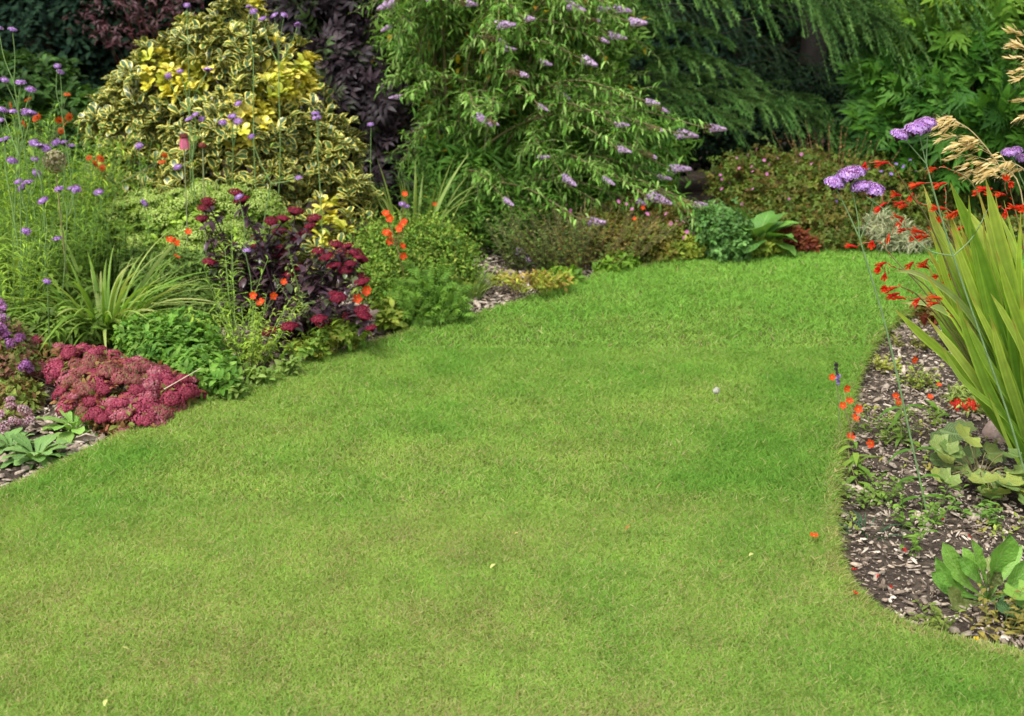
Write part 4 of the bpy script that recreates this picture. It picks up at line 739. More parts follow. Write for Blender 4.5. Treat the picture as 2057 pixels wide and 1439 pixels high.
for i, (hd, lab, Yh) in enumerate(VL):
    t = W(*hd[0], Yh); stemmed('verbena', lab, 'verbena', hd, Yh, A(t[0] + U(-.08, .08), Yh + U(-.1, .1), BED), VERB, .019, 'flower_head', .0026, (.16, .26, .08))
stemmed('allium_seedhead_stem', 'leafless tan stalk under the round seedhead', 'flower', [], 6, (0, 0, 0), VERB, 1, 'x') if False else None
c = W(110, 325, 5.6); o = thing('allium', 'round tan allium seedhead on a stalk at the left', 'flower', (c[0], c[1], BED)); b = Buf(); b.tube([A(c[0], c[1], BED), c], .004, .003, (.25, .22, .1), 6); b.build('stem', MAT['stem'], o)
b = Buf(); d = rdir(170); b.stems(np.tile(c, (170, 1)), d, .045, (0, 0, 0), .0007, .0006, (.32, .28, .16), 1, 3); b.scatter(PYR, c + d * .047, nz(np.cross(d, rdir(170))), d, .009, pal([(.30, .27, .15), (.42, .38, .24), (.2, .16, .08)], 170)); b.build('seedhead', MAT['petal'], o)
def coneflower(label, px, py, Y, petals):
    c = W(px, py, Y); o = thing('coneflower', label, 'flower', (c[0], c[1], BED)); b = Buf(); b.tube([A(c[0] - .03, c[1], BED), c * .5 + A(c[0] - .03, c[1], BED) * .5, c], .004, .003, (.20, .22, .1), 6); b.build('stem', MAT['stem'], o)
    b = Buf(); n = 60; d = rdir(n); d[:, 2] = np.abs(d[:, 2]); b.scatter(PYR, c + d * A(.016, .016, .016), nz(np.cross(d, rdir(n))), d, .008, pal([(.12, .02, .02), (.2, .05, .03)], n)); b.build('cone', MAT['petal'], o)
    if petals:
        b = Buf(); a = np.arange(13) / 13 * 6.28; b.scatter(leaf_t([(0, .08), (.5, .13), (1, .08)], .15, .2), c + np.stack([np.cos(a), np.sin(a), a * 0], 1) * .013, np.stack([np.cos(a) * .35, np.sin(a) * .35, -np.ones(13)], 1), np.stack([np.cos(a), np.sin(a), a * 0 + .3], 1), .055, pal([(.60, .14, .25), (.65, .22, .32)], 13)); b.build('petals', MAT['petal'], o)
coneflower('pink coneflower with drooping petals in front of the yellow shrub', 369, 276, 6.0, True); coneflower('dark bare coneflower head right of the pink one', 407, 295, 6.0, False)

# ------------------------------------------------------------------ front left
mat_l = [lobe(240, 790, 110, 4.55, 60), lobe(330, 800, 75, 4.55, 45), lobe(180, 745, 70, 4.8, 35), lobe(80, 725, 70, 4.95, 30), lobe(260, 840, 70, 4.35, 35), lobe(30, 755, 50, 4.9, 24)]
o, P, N = bush('rose_stonecrop', 'spreading mat of dusky rose pink stonecrop flowers spilling onto the lawn', 'stonecrop', mat_l, OVAL, [(.20, .12, .08), (.13, .16, .06), (.22, .06, .08)], 700, 4, .03, nst=60, r0=.003)
gx = []; tries = 0
while len(gx) < 99 and tries < 6000:
    tries += 1; Pq, Nq = crown(mat_l, 6, .06, 0)
    for p, nq in zip(Pq, Nq):
        if len(gx) < 99 and nq[2] > -.15 and nq[1] < .6 and all(np.linalg.norm(p - q[0]) > (.030 if p[0] > -1.52 else .045) for q in gx): gx.append((p, nq)); break
for i, (p, nq) in enumerate(gx): inst(ROSE[i % 4], 'flower_head', o, p + A(0, 0, U(-.012, .016)), (0, 0, U(0, 6)), U(.024, .046), up=nz(nq * .6 + A(U(-.3, .3), -.1 + U(-.2, .2), .9)))
bush('leafy_clump', 'fresh green leafy mound directly behind the rose stonecrop mat', 'perennial', [lobe(350, 700, 85, 5.0, 48), lobe(410, 745, 62, 4.75, 36), lobe(290, 680, 50, 5.1, 36), lobe(440, 770, 36, 4.6, 16), lobe(360, 660, 60, 5.2, 26)], OVAL, [(.08, .20, .04), (.12, .26, .06), (.05, .14, .03), (.17, .31, .10)], 1300, 5, .042, nst=40, r0=.002)
clump('toadflax', 'lime green bushy weed with thin leaves left of the dark stonecrop', 'weed', bc(500, 735), .07, 26, .30, 26, LANCE, .05, [(.20, .34, .07), (.26, .38, .09)], .6, stemcol=(.2, .3, .07))
clump('toadflax', 'taller lime stems with narrow leaves behind the bushy weed', 'weed', bc(470, 700), .04, 7, .52, 26, NARROW, .085, [(.18, .32, .07)], .4, stemcol=(.2, .3, .08))
bush('ground_weed', 'small pale weeds on the chips at the border edge below the lime weed', 'weed', [lobe(520, 752, 30, 4.75, 7), lobe(470, 775, 30, 4.6, 7), lobe(585, 735, 24, 4.85, 6)], OVAL, [(.17, .26, .1), (.12, .22, .06)], 90, 4, .035, nst=4, r0=.001, depth=.9)
rosette('primrose', 'bright green broad leaved plant growing over the front of the rose mat', 'perennial', bc(150, 868), 22, .135, PADDLE, [(.13, .32, .04), (.18, .37, .06), (.24, .40, .09)], (.15, 1.15), 'big')
for (px, py, L_, lab) in ((75, 925, .11, 'grey green toothed rosette at the lower left lawn edge'), (25, 905, .085, 'small grey green rosette at the left frame edge')):
    rosette('salad_rosette', lab, 'perennial', bc(px, py), 34, L_, PADDLE, [(.15, .30, .07), (.21, .37, .10), (.11, .23, .05)], (.1, 1.0), 'big')
o, P, N = bush('marjoram', 'pinkish marjoram with fading flower tufts at the lower left frame edge', 'herb', [lobe(40, 850, 50, 4.5, 30), lobe(0, 870, 40, 4.4, 30), lobe(30, 800, 50, 4.6, 30)], SMALL, [(.12, .19, .06), (.17, .23, .08), (.16, .1, .07)], 500, 4, .03, nst=30, r0=.002)
MJ = [head_mesh('flower_head', FLORET, [(.48, .28, .36), (.30, .13, .18), (.62, .48, .52)], 40, 1, .8, .33, (.2, .07, .09)) for _ in range(2)]
fl_at(o, MJ, [(20, 805), (48, 825), (62, 845), (25, 845), (8, 858), (40, 862), (15, 880), (58, 832), (35, 850), (2, 835), (22, 818), (50, 850)], 4.35, .020, 'flower_head')
o, P, N = bush('marjoram', 'purple flowered marjoram at the left frame edge above the rose mat', 'herb', [lobe(5, 690, 50, 4.9, 40), lobe(20, 730, 50, 4.8, 30)], SMALL, [(.12, .17, .06), (.16, .08, .1)], 360, 4, .03, nst=30, r0=.002)
MP = [head_mesh('flower_head', FLORET, [(.25, .08, .28), (.38, .16, .4), (.15, .04, .12)], 50, 1, .8, .33, (.12, .04, .08)) for _ in range(2)]
fl_at(o, MP, [(5, 668), (12, 675), (3, 660), (35, 685), (40, 678), (0, 610), (5, 622), (22, 690), (8, 640), (50, 735), (60, 742)], 4.75, .022, 'flower_head')

# ------------------------------------------------------------------ right bed: crocosmia
BX, BY = 2085, 965
base = G(BX, BY, BED); Yc = base[1]
o = thing('crocosmia', 'large clump of sword leaves with arching sprays of scarlet flowers at the right', 'perennial', base)
leaves = [([(1792, 545), (1850, 552), (1930, 610), (2000, 720), (2070, 900)], 15), ([(1808, 609), (1870, 612), (1945, 660), (2010, 760), (2075, 930)], 18), ([(1798, 622), (1850, 672), (1930, 745), (2005, 850), (2075, 950)], 24), ([(1855, 372), (1880, 455), (1925, 560), (1985, 720), (2070, 920)], 28),
          ([(1908, 366), (1940, 440), (1985, 560), (2030, 720), (2080, 930)], 26), ([(1920, 400), (1965, 465), (2015, 570), (2050, 730), (2085, 930)], 34), ([(1980, 360), (2000, 450), (2030, 570), (2060, 740), (2090, 940)], 32), ([(1946, 392), (1950, 470), (1975, 600), (2020, 780), (2078, 940)], 20),
          ([(1865, 447), (1905, 520), (1950, 620), (2010, 780), (2075, 930)], 24), ([(2003, 420), (2035, 500), (2060, 600), (2080, 750), (2095, 940)], 28), ([(1875, 460), (1900, 560), (1950, 690), (2010, 820), (2075, 950)], 20), ([(1870, 625), (1910, 680), (1960, 770), (2020, 870), (2080, 960)], 18),
          ([(1990, 590), (2020, 640), (2060, 720), (2090, 850), (2100, 950)], 22), ([(1920, 600), (1950, 690), (1990, 790), (2040, 880), (2085, 960)], 26), ([(1950, 500), (1980, 600), (2020, 720), (2050, 850), (2085, 960)], 26), ([(2060, 380), (2062, 480), (2075, 620), (2090, 800), (2100, 950)], 26),
          ([(1985, 790), (2005, 840), (2030, 900), (2060, 950), (2085, 980)], 10), ([(1830, 520), (1865, 590), (1930, 690), (2000, 810), (2070, 950)], 18), ([(2000, 500), (2030, 600), (2065, 700), (2085, 820), (2100, 950)], 24), ([(1895, 510), (1930, 600), (1970, 690), (2020, 800), (2080, 950)], 22), ([(2120, 350), (2130, 480), (2125, 640), (2115, 800), (2105, 950)], 30), ([(2180, 420), (2180, 520), (2160, 660), (2130, 820), (2110, 950)], 30)]
for _ in range(84):
    tx = U(1850, 2180); ty = 380 + 300 * U(0, 1) + .15 * abs(tx - 2000); m1 = (tx * .68 + 2085 * .32 + U(-15, 15), ty * .7 + 950 * .3); m2 = (tx * .32 + 2088 * .68 + U(-10, 10), ty * .38 + 950 * .62); leaves.append(([(tx, ty), m1, m2, (2088 + U(-14, 20), 955)], U(14, 28)))
for i, (pp, wd) in enumerate(leaves):
    dy = U(-.22, .28) if i > 3 else -.12 + .05 * i; n_ = len(pp); pts = np.array([W(a, c, Yc + dy * (1 - k / (n_ - 1)) ** .8) for k, (a, c) in enumerate(pp)]); pts = cat(pts[::-1], 6); m = len(pts); t = np.linspace(0, 1, m)
    tg = nz(np.gradient(pts, axis=0)); sdv = nz(np.cross(tg, nz(A(U(-.7, .7), -1, U(-.1, .5))))); hw = wd * mpp(pts[0]) * .41 * np.interp(t, [0, .12, .5, .8, 1], [.5, .8, 1, .75, .04])
    nrm = np.cross(sdv, tg); c0 = pal([(.10, .25, .02), (.15, .31, .03), (.07, .19, .02)], 1)[0]; c1 = pal([(.38, .52, .06), (.26, .44, .05), (.50, .58, .12)], 1)[0] if i > 1 else A(.42, .48, .18)
    yb = A(.45, .30, .04) if i % 7 == 4 else c0
    cc = c0[None] * (1 - t[:, None]) + c1[None] * t[:, None]; cc[-2:] = cc[-2:] * .4 + A(.35, .22, .06) * .6; cols = np.stack([cc * 1.3 + A(.03, .02, 0), cc * .88, cc * 1.05, cc * .88, cc * 1.3 + A(.03, .02, 0)], 1)
    V = np.stack([pts - sdv * hw[:, None] + nrm * hw[:, None] * .22, pts - sdv * hw[:, None] * .5, pts + nrm * hw[:, None] * .15, pts + sdv * hw[:, None] * .5, pts + sdv * hw[:, None] + nrm * hw[:, None] * .22], 1)
    Q = [(r * 5 + j, r * 5 + j + 1, (r + 1) * 5 + j + 1, (r + 1) * 5 + j) for r in range(m - 1) for j in range(4)]
    b = Buf(); uv = np.zeros((m, 5, 3)); uv[..., 0] = t[:, None]; uv[..., 1] = np.array([-1, -.5, 0, .5, 1]); b.add(V.reshape(-1, 3), Q, None, cols.reshape(-1, 3), uv.reshape(-1, 3)); b.build('leaf', MAT['strap'], o)
sprays = [([(1738, 330), (1778, 328)], [(1795, 336), (1830, 392), (1868, 450), (1930, 600), (2070, 940)]), ([(1878, 340)], [(1900, 337), (1950, 365), (1985, 450), (2020, 620), (2080, 940)]), ([(1850, 370), (1895, 370)], [(1900, 385), (1905, 450), (1950, 600), (2075, 940)]),
          ([(1775, 412), (1805, 393), (1832, 392), (1812, 408), (1820, 415), (1770, 385)], [(1845, 408), (1880, 425), (1935, 520), (2010, 720), (2080, 940)]), ([(1785, 475), (1812, 443), (1820, 462), (1852, 468), (1848, 478), (1862, 476), (1808, 438)], [(1870, 462), (1915, 490), (1990, 640), (2080, 940)]),
          ([(1715, 496), (1752, 487)], [(1772, 490), (1800, 525), (1860, 590), (1960, 740), (2075, 950)]), ([(1775, 530), (1766, 543), (1778, 552)], [(1790, 535), (1835, 555), (1900, 630), (2075, 940)]), ([(1832, 530), (1862, 524), (1860, 538)], [(1876, 530), (1920, 560), (1985, 700), (2080, 940)]),
          ([(1882, 556), (1915, 550), (1910, 560)], [(1918, 560), (1950, 620), (2010, 760), (2085, 940)]), ([(1778, 577), (1795, 580)], [(1810, 576), (1850, 600), (1930, 700), (2070, 950)]), ([(1800, 592), (1812, 600), (1845, 603), (1885, 600), (1880, 610)], [(1890, 606), (1930, 660), (1990, 780), (2080, 950)]),
          ([(1893, 420), (1925, 425), (1945, 436), (1885, 448), (1920, 432)], [(1945, 440), (1975, 520), (2030, 700), (2085, 940)]), ([(1970, 385), (1992, 392), (2015, 392), (2022, 362), (2030, 368), (1985, 380)], [(2030, 385), (2050, 470), (2080, 650), (2095, 940)]),
          ([(2030, 545), (2048, 540), (2052, 500), (2060, 548)], [(2070, 548), (2085, 650), (2095, 940)]), ([(2050, 605), (2062, 598)], [(2075, 610), (2085, 720), (2095, 940)]), ([(2005, 418), (2040, 418), (2055, 415), (2060, 422), (2020, 424)], [(2075, 425), (2100, 560), (2100, 940)]), ([(1930, 460), (1965, 500)], [(1945, 470), (1990, 580), (2085, 940)])]
for hd, path in sprays:
    dy = U(-.25, .2); n_ = len(path); pts = [W(a, c, Yc + dy * (1 - k / (n_ - 1))) for k, (a, c) in enumerate(path)]; b = Buf(); b.tube(pts[::-1], .0035, .0016, (.16, .14, .05), 5, 5)
    hp = [W(a, c, Yc + dy) for a, c in hd]; hp_sorted = sorted(hp, key=lambda p: -p[0]); prev = pts[0]
    for p in hp_sorted: b.tube([prev, (prev + p) / 2 + A(0, 0, .004), p + A(.012, 0, .003)], .0016, .0012, (.30, .12, .05), 4, 3); prev = p
    s = b.build('flower_stalk', MAT['stem'], o)
    for j, p in enumerate(hp):
        d = nz(A(-1 + U(-.1, .9), U(-.7, .2), U(-.35, .25))); e = Vector(tuple(d)).to_track_quat('X', 'Z').to_euler(); inst(CROC[rng.integers(5)], 'flower', s, p - d * .012, tuple(e), U(.040, .054))
    for j in range(4):
        p = pts[0] * (1 - j * .2) + pts[1] * (j * .2); d = nz(A(-.7, U(-.5, .3), .5)); inst(BUD, 'bud', s, p, tuple(Vector(tuple(d)).to_track_quat('X', 'Z').to_euler()), U(.010, .016)).color = (1, 0, 0, 1)

# near verbenas
def near_verbena(label, paths, hd, Y, base, size=.029):
    o = thing('verbena', label, 'verbena', base); b = Buf()
    for pp, r0, r1 in paths: b.tube([np.asarray(q) if len(q) == 3 else W(q[0], q[1], Y) for q in pp], r0, r1, (.15, .24, .10), 6, 6)
    b.build('stem', MAT['stem'], o)
    for i, (a, c, s) in enumerate(hd): inst(VERBN[i % 2], 'flower_head', o, W(a, c, Y + U(-.02, .02)), (0, 0, U(0, 6)), size * s, up=nz(A(U(-.3, .3), -.25, 1)))
    return o
bv = G(1862, 1030, BED); Yv = bv[1]
o1 = near_verbena('tall near verbena with a broad lilac cluster left of the scarlet flowers', [([bv, (1825, 860), (1780, 660), (1727, 480)], .0036, .0026), ([(1727, 480), (1700, 420), (1680, 380)], .0024, .0016), ([(1727, 480), (1722, 430), (1707, 365)], .0022, .0015), ([(1728, 480), (1745, 440), (1757, 392)], .0016, .0013)],
             [(1676, 370, 1.0), (1690, 360, .8), (1707, 352, 1.15), (1722, 346, .9), (1730, 375, .9), (1755, 383, 1.1), (1722, 380, .7), (1742, 376, .8)], Yv, bv)
lf = Buf(); pz = [(1848, 960), (1838, 905), (1852, 1000), (1815, 820)]; P_ = np.repeat(np.array([W(a, c, Yv) for a, c in pz]), 2, 0); lf.scatter(LANCE, P_, np.array([(-1, .1, .1), (1, -.1, .5)] * 4, float), np.tile(Z1, (8, 1)), .10, pal([(.07, .17, .04)], 8)); lf.build('foliage', MAT['leaf'], o1)
bv2 = G(2075, 1010, BED); Y2 = bv2[1]
near_verbena('forked near verbena whose stem crosses the sword leaves', [([bv2, (2030, 850), (1975, 690), (1915, 515), (1880, 400), (1861, 330)], .0036, .0024), ([(1861, 330), (1835, 300), (1810, 272)], .002, .0015), ([(1861, 330), (1852, 295), (1846, 268)], .002, .0015), ([(1861, 330), (1862, 290), (1864, 252)], .002, .0015), ([(1915, 515), (1860, 500), (1800, 440), (1740, 395)], .0022, .0015), ([(1915, 515), (1955, 475), (1995, 400)], .002, .0012)],
             [(1806, 273, .9), (1818, 268, .7), (1838, 262, 1.0), (1850, 254, .9), (1864, 248, .9), (1858, 262, .6)], Y2, bv2)
bv3 = A(*(W(2090, 700, 4.4)[:2]), BED)
near_verbena('verbena heads at the right frame edge behind the golden oat grass', [([bv3, (2070, 450), (2045, 340)], .003, .002), ([(2045, 340), (2038, 325), (2030, 312)], .002, .0015)], [(2028, 308, .9), (2040, 304, .8), (2056, 320, .9)], 4.4, bv3)
# golden oat grass
def oat(label, paths, Y):
    b0 = A(*(W(2110, 600, Y)[:2]), BED); o = thing('oat_grass', label, 'grass', b0, 'golden oat grass panicles'); st = Buf(); sp = Buf(); SPK = leaf_t([(0, .03), (.3, .12), (.7, .09), (1, .01)], .4, .1)
    for main, sides in paths:
        pts = [W(a, c, Y) for a, c in main]; st.tube([b0] + pts, .0028, .001, (.45, .36, .18), 5, 6)
        for (a, c), (a2, c2) in sides:
            p = W(a, c, Y); q = W(a2, c2, Y + U(-.06, .06)); mid = (p + q) / 2 + A(0, 0, .018); st.tube([p, mid, q], .001, .0005, (.48, .38, .18), 3, 5); cu = cat([p, mid, q], 8); n = 20; i = rng.integers(len(cu) // 3, len(cu), n)
            sp.scatter(SPK, cu[i] + rng.normal(size=(n, 3)) * A(.004, .008, .004), nz(q - p) + rng.normal(size=(n, 3)) * .25 + A(0, 0, -.25), Z1 + rng.normal(size=(n, 3)) * .5 + A(0, -.5, 0), U(.018, .034, n), pal([(.60, .46, .20), (.70, .57, .30), (.50, .36, .14)], n))
            sp.ribbons(cu[i], nz(q - p) + rng.normal(size=(n, 3)) * .4, U(.03, .05, n), (0, 0, -.2), .0007, (.6, .5, .28), (.6, .5, .28), 2)
    st.build('stem', MAT['stem'], o); sp.build('spikelets', MAT['petal'], o)
oat('arching straw gold oat grass panicle above the scarlet flowers', [([(2057, 420), (2005, 330), (1960, 272), (1925, 247), (1880, 237)], [((1925, 247), (1882, 242)), ((1930, 250), (1878, 256)), ((1945, 258), (1880, 270)), ((1940, 258), (1895, 248)), ((1975, 290), (1890, 280)), ((1980, 295), (1905, 302)), ((1985, 305), (1925, 290)), ((1985, 300), (1940, 285)), ((1990, 310), (1920, 305)), ((2005, 330), (1903, 320)), ((2008, 335), (1930, 338)), ((2010, 335), (1950, 345)), ((2015, 345), (1940, 355)), ((2020, 350), (1965, 362)), ((2018, 350), (1980, 350)), ((2030, 370), (1960, 352))])], 4.3)
oat('golden oat grass panicle at the very top of the right frame edge', [([(2130, 400), (2095, 240), (2080, 120), (2055, 60)], [((2080, 100), (2028, 62)), ((2085, 120), (2030, 95)), ((2085, 130), (2040, 90)), ((2085, 140), (2028, 118)), ((2085, 150), (2040, 145)), ((2090, 170), (2045, 160)), ((2095, 230), (2040, 245)), ((2090, 220), (2045, 205))]), ([(2100, 420), (2075, 360), (2040, 330), (1995, 322)], [((2020, 325), (1998, 322)), ((2040, 330), (2010, 340)), ((2050, 335), (2020, 350)), ((2060, 345), (2030, 355))])], 4.3)
# orange flowers of the right bed
o = stemmed('orange_geum', 'thin stems of orange red flowers at the left edge of the right bed', 'flower', [(1671, 760), (1700, 783), (1706, 808), (1693, 817), (1717, 842), (1724, 824), (1708, 880), (1750, 893)], 4.15, bc(1725, 985), ORANGE, .0145, 'flower', .0011, (.22, .2, .08), .35, (-.1, -1, .5), leafy=24)
stemmed('orange_geum', 'orange red flowers on a short stem among the chips beside the verbena stem', 'flower', [(1800, 797), (1805, 812), (1836, 725)], 4.3, bc(1810, 900), ORANGE, .014, 'flower', .0011, (.22, .2, .08), .3, (0, -1, .4), leafy=16)
stemmed('orange_geum', 'flat orange flowers low on the chips near the crimson flowers', 'flower', [(1886, 776), (1868, 800), (1909, 822)], 4.6, bc(1880, 850), ORANGE, .014, 'flower', .0011, (.22, .2, .08), .3, (0, -.2, 1), leafy=12)
c = W(1680, 732, 4.2); o = thing('linaria', 'thin dark violet flower spike beside the orange flowers', 'flower', G(1690, 900, BED)); b = Buf(); b.tube([G(1690, 900, BED), W(1684, 800, 4.2), c], .0015, .001, (.2, .2, .12), 4); b.build('stem', MAT['stem'], o); b = Buf(); n = 50; t = U(0, 1, n); p = np.array([W(1678 + 6 * q, 728 + 42 * q, 4.2) for q in t]) + rng.normal(size=(n, 3)) * .003; b.scatter(FLORET, p, rdir(n), rdir(n), .010, np.where((t > .65)[:, None], A(.3, .2, .5), A(.09, .06, .1))); b.build('flower_spike', MAT['petal'], o)
# crimson flowers + foliage
o, P, N = bush('crimson_verbena', 'cluster of crimson flowers with fine leaves at the foot of the sword leaves', 'flower', [lobe(1955, 800, 42, 4.6, 20), lobe(1985, 815, 30, 4.55, 18)], LANCE, [(.16, .24, .1), (.24, .32, .14)], 120, 5, .045, nst=16, r0=.0015)
fl_at(o, REDF, [(1912, 812), (1925, 808), (1935, 817), (1945, 805), (1952, 812), (1962, 818), (1968, 805), (1940, 825), (1918, 822), (1955, 822)], 4.4, .016, 'flower')
# pleated-leaf plant
base = bc(1965, 975); o = thing('lady_mantle', 'olive green plant with round pleated leaves beneath the sword leaves', 'perennial', base)
LM = [(.13, .21, .05), (.20, .27, .07), (.09, .15, .04), (.28, .33, .07)]
spots = [(1950, 868, .13, 3), (1908, 880, .12, 1), (1905, 915, .10, 0), (1975, 905, .11, 1), (1945, 945, .13, 0), (1905, 955, .10, 2), (1985, 940, .12, 2), (2020, 960, .13, 1), (1975, 985, .12, 2), (2045, 925, .11, 2), (2050, 985, .12, 3), (1925, 905, .11, 1), (2000, 985, .11, 0), (1890, 935, .08, 1), (2010, 900, .08, 0), (2035, 950, .1, 0), (1958, 975, .1, 1), (2075, 960, .12, 1), (2070, 1000, .12, 0)]
st = Buf()
spots = [(a_ + U(-14, 14), c_ + U(-12, 12), s2 * .72, int(rng.integers(4))) for a_, c_, s2, _ in spots for _k in (0, 1)] + [(1950, 868, .10, 3), (1908, 880, .09, 1)]
for j, (px, py, s_, ci) in enumerate(spots):
    p = W(px, py + 8, base[1] + U(-.08, .12) - .12 * (py > 940)); p[2] = max(p[2], .0); a = math.atan2(p[1] - base[1], p[0] - base[0]) + U(-.6, .6); D = A(math.cos(a) * .7, math.sin(a) * .7 - .35, U(-.3, .2)); b = Buf(); b.scatter(ROUND, p[None], D[None], (A(U(-.3, .3), -.75 + U(-.2, .2), 1.0))[None], [s_], [A(*LM[ci]) * U(.85, 1.15)]); b.build('leaf', MAT['big'], o, smooth=True); st.tube([base, (base + p) / 2 + A(0, 0, .03), p], .002, .0015, (.25, .22, .1), 4, 4)
st.build('leaf_stalks', MAT['stem'], o)
# big leaf rosette at lower right
base = bc(1985, 1215); o = thing('foxglove', 'foxglove rosette of large upright bright green leaves at the lower right', 'perennial', base)
BLV = [([(1985, 1215), (1960, 1150), (1935, 1100)], .06, 1), ([(1985, 1215), (2010, 1160), (2052, 1095)], .07, 1), ([(1985, 1215), (1915, 1180), (1880, 1120)], .06, 0), ([(1985, 1215), (1990, 1150), (1985, 1120)], .05, 2), ([(1985, 1215), (1935, 1165), (1895, 1090)], .085, 1), ([(1985, 1215), (1930, 1190), (1870, 1150)], .09, 0), ([(1985, 1215), (1975, 1150), (1953, 1085)], .055, 1), ([(1985, 1215), (2000, 1140), (2030, 1075)], .13, 0), ([(1985, 1215), (1930, 1215), (1905, 1180)], .08, 2), ([(1985, 1215), (1995, 1170), (2010, 1150)], .08, 3), ([(1985, 1215), (2030, 1180), (2070, 1120)], .10, 0),
       ([(1985, 1215), (1950, 1232), (1905, 1228)], .06, 2), ([(1985, 1215), (1960, 1160), (1925, 1120)], .07, 0), ([(1985, 1215), (2020, 1200), (2060, 1170)], .09, 1)]
for pp, wd, ci in BLV:
    dy = U(-.10, .12); n_ = len(pp); pts = np.array([W(a, c, base[1] + dy * k / (n_ - 1)) for k, (a, c) in enumerate(pp)]); pts[:, 2] = np.maximum(pts[:, 2], BED + .01); pts = cat(pts, 6); m = len(pts); t = np.linspace(0, 1, m); tg = nz(np.gradient(pts, axis=0)); sdv = nz(np.cross(tg, nz(A(U(-.5, .5), -1, .5)))); nrm = np.cross(sdv, tg)
    hw = wd * .31 * np.interp(t, [0, .3, .5, .72, .9, 1], [.12, .16, .5, 1, .72, .05]); vs = np.linspace(-1, 1, 9); col = A(*[(.15, .34, .05), (.19, .38, .06), (.22, .27, .08), (.17, .2, .07)][ci])
    V = pts[:, None] + sdv[:, None] * (hw[:, None] * vs)[..., None] + nrm[:, None] * ((hw[:, None] * np.abs(vs) ** 1.3 * .35) + .0035 * np.sin(t * 26 + U(0, 6))[:, None] * np.abs(vs) + .003 * np.sin(t[:, None] * 40 + vs * 5))[..., None]
    Q = [(r * 9 + j, r * 9 + j + 1, (r + 1) * 9 + j + 1, (r + 1) * 9 + j) for r in range(m - 1) for j in range(8)]; uv = np.zeros((m, 9, 3)); uv[..., 0] = t[:, None]; uv[..., 1] = vs; b = Buf(); b.add(V.reshape(-1, 3), Q, None, col * U(.85, 1.15), uv.reshape(-1, 3)); b.build('leaf', MAT['big'], o, smooth=True)
base = bc(2040, 1215); o = thing('lady_mantle', 'young plant with a few round dark leaves at the lower right frame edge', 'perennial', base)
for px, py, s_, c_ in ((2040, 1180, .09, (.20, .36, .05)), (2030, 1215, .09, (.06, .14, .05)), (2060, 1200, .09, (.16, .3, .05)), (2060, 1235, .08, (.05, .12, .04))):
    p = W(px, py, base[1] - .05); p[2] = max(p[2], -.02); b = Buf(); b.scatter(ROUND, p[None], A(U(-.4, .4), -.8, -.1)[None], A(0, -.5, 1)[None], [s_], [A(*c_)]); b.build('leaf', MAT['big'], o, smooth=True)
# weeds and seedlings of the right bed
for (px, py, rr, hh, nn_, lab, cs) in ((1815, 1110, .03, .24, 5, 'dark stemmed seedling left of the foxglove', [(.12, .24, .06)]), (1850, 1060, .05, .16, 9, 'leafy seedling at the foot of the tall near verbena', [(.14, .27, .07)]), (1740, 1010, .07, .10, 16, 'low green weeds below the orange flowers', [(.13, .22, .07)]), (1845, 780, .06, .09, 18, 'soft green seedling patch in the middle of the right bed', [(.2, .32, .07), (.26, .3, .1)]),
                                 (1780, 745, .045, .06, 16, 'yellowish seedlings at the top left of the right bed', [(.28, .32, .1)]), (1770, 880, .08, .09, 18, 'wispy green seedlings between the orange flowers and verbena stem', [(.14, .22, .07)]), (1900, 1270, .05, .07, 9, 'small weeds on bare soil at the bottom edge of the right bed', [(.14, .2, .07)]), (1830, 700, .06, .06, 14, 'brown green weeds near the dark edging plant', [(.18, .2, .07)]), (2010, 1275, .06, .10, 14, 'dry stalks and weeds at the bottom right corner', [(.22, .2, .09)]), (1980, 1050, .06, .08, 10, 'trailing weed between the pleated leaves and foxglove', [(.12, .24, .08)])):
    clump('seedling', lab, 'weed', bc(px, py), rr, nn_, hh, 8, OVAL, .032, cs, .7, rs=.0011, hj=.4)
straps('grass_tuft', 'dark narrow bladed tuft at the left of the right bed', 'grass', bc(1740, 1075), .05, 22, .11, .006, [(.04, .11, .05)], [(.06, .14, .06)], (.5, 1.5), .9)
bush('dark_edging_plant', 'dark reddish low plant at the top corner of the right bed', 'perennial', [lobe(1880, 622, 40, 5.3, 14), lobe(1925, 625, 40, 5.3, 18), lobe(1985, 620, 50, 5.3, 22)], SMALL, [(.10, .07, .04), (.14, .15, .05), (.2, .04, .05)], 420, 4, .035, nst=12, r0=.002)
c = bc(1885, 925); o = thing('viola', 'single small violet flower beside the pleated leaves', 'flower', c); b = Buf(); p = W(1880, 897, c[1]); b.tube([c, p], .001, .0008, (.12, .18, .06), 4); b.build('stem', MAT['stem'], o); inst(VIO, 'flower', o, p, (0, 0, 1), .013, up=A(0, -1, .3)); inst(VIO, 'flower', o, p + A(.012, -.004, .004), (0, 0, 2), .011, up=A(-.3, -1, .3))
for (px, py, lab) in ((2018, 1228, 'tiny yellow flower against a dark round leaf at lower right'), (1962, 1285, 'tiny yellow flower at the bottom edge of the right bed')):
    c = bc(px, py + 12); o = thing('buttercup', lab, 'flower', c, 'small yellow weed flowers'); b = Buf(); p = W(px, py, c[1]); b.tube([c, p], .001, .0008, (.2, .26, .08), 4); b.build('stem', MAT['stem'], o); inst(YELF, 'flower', o, p, (0, 0, 1), .009, up=A(0, -.5, 1))
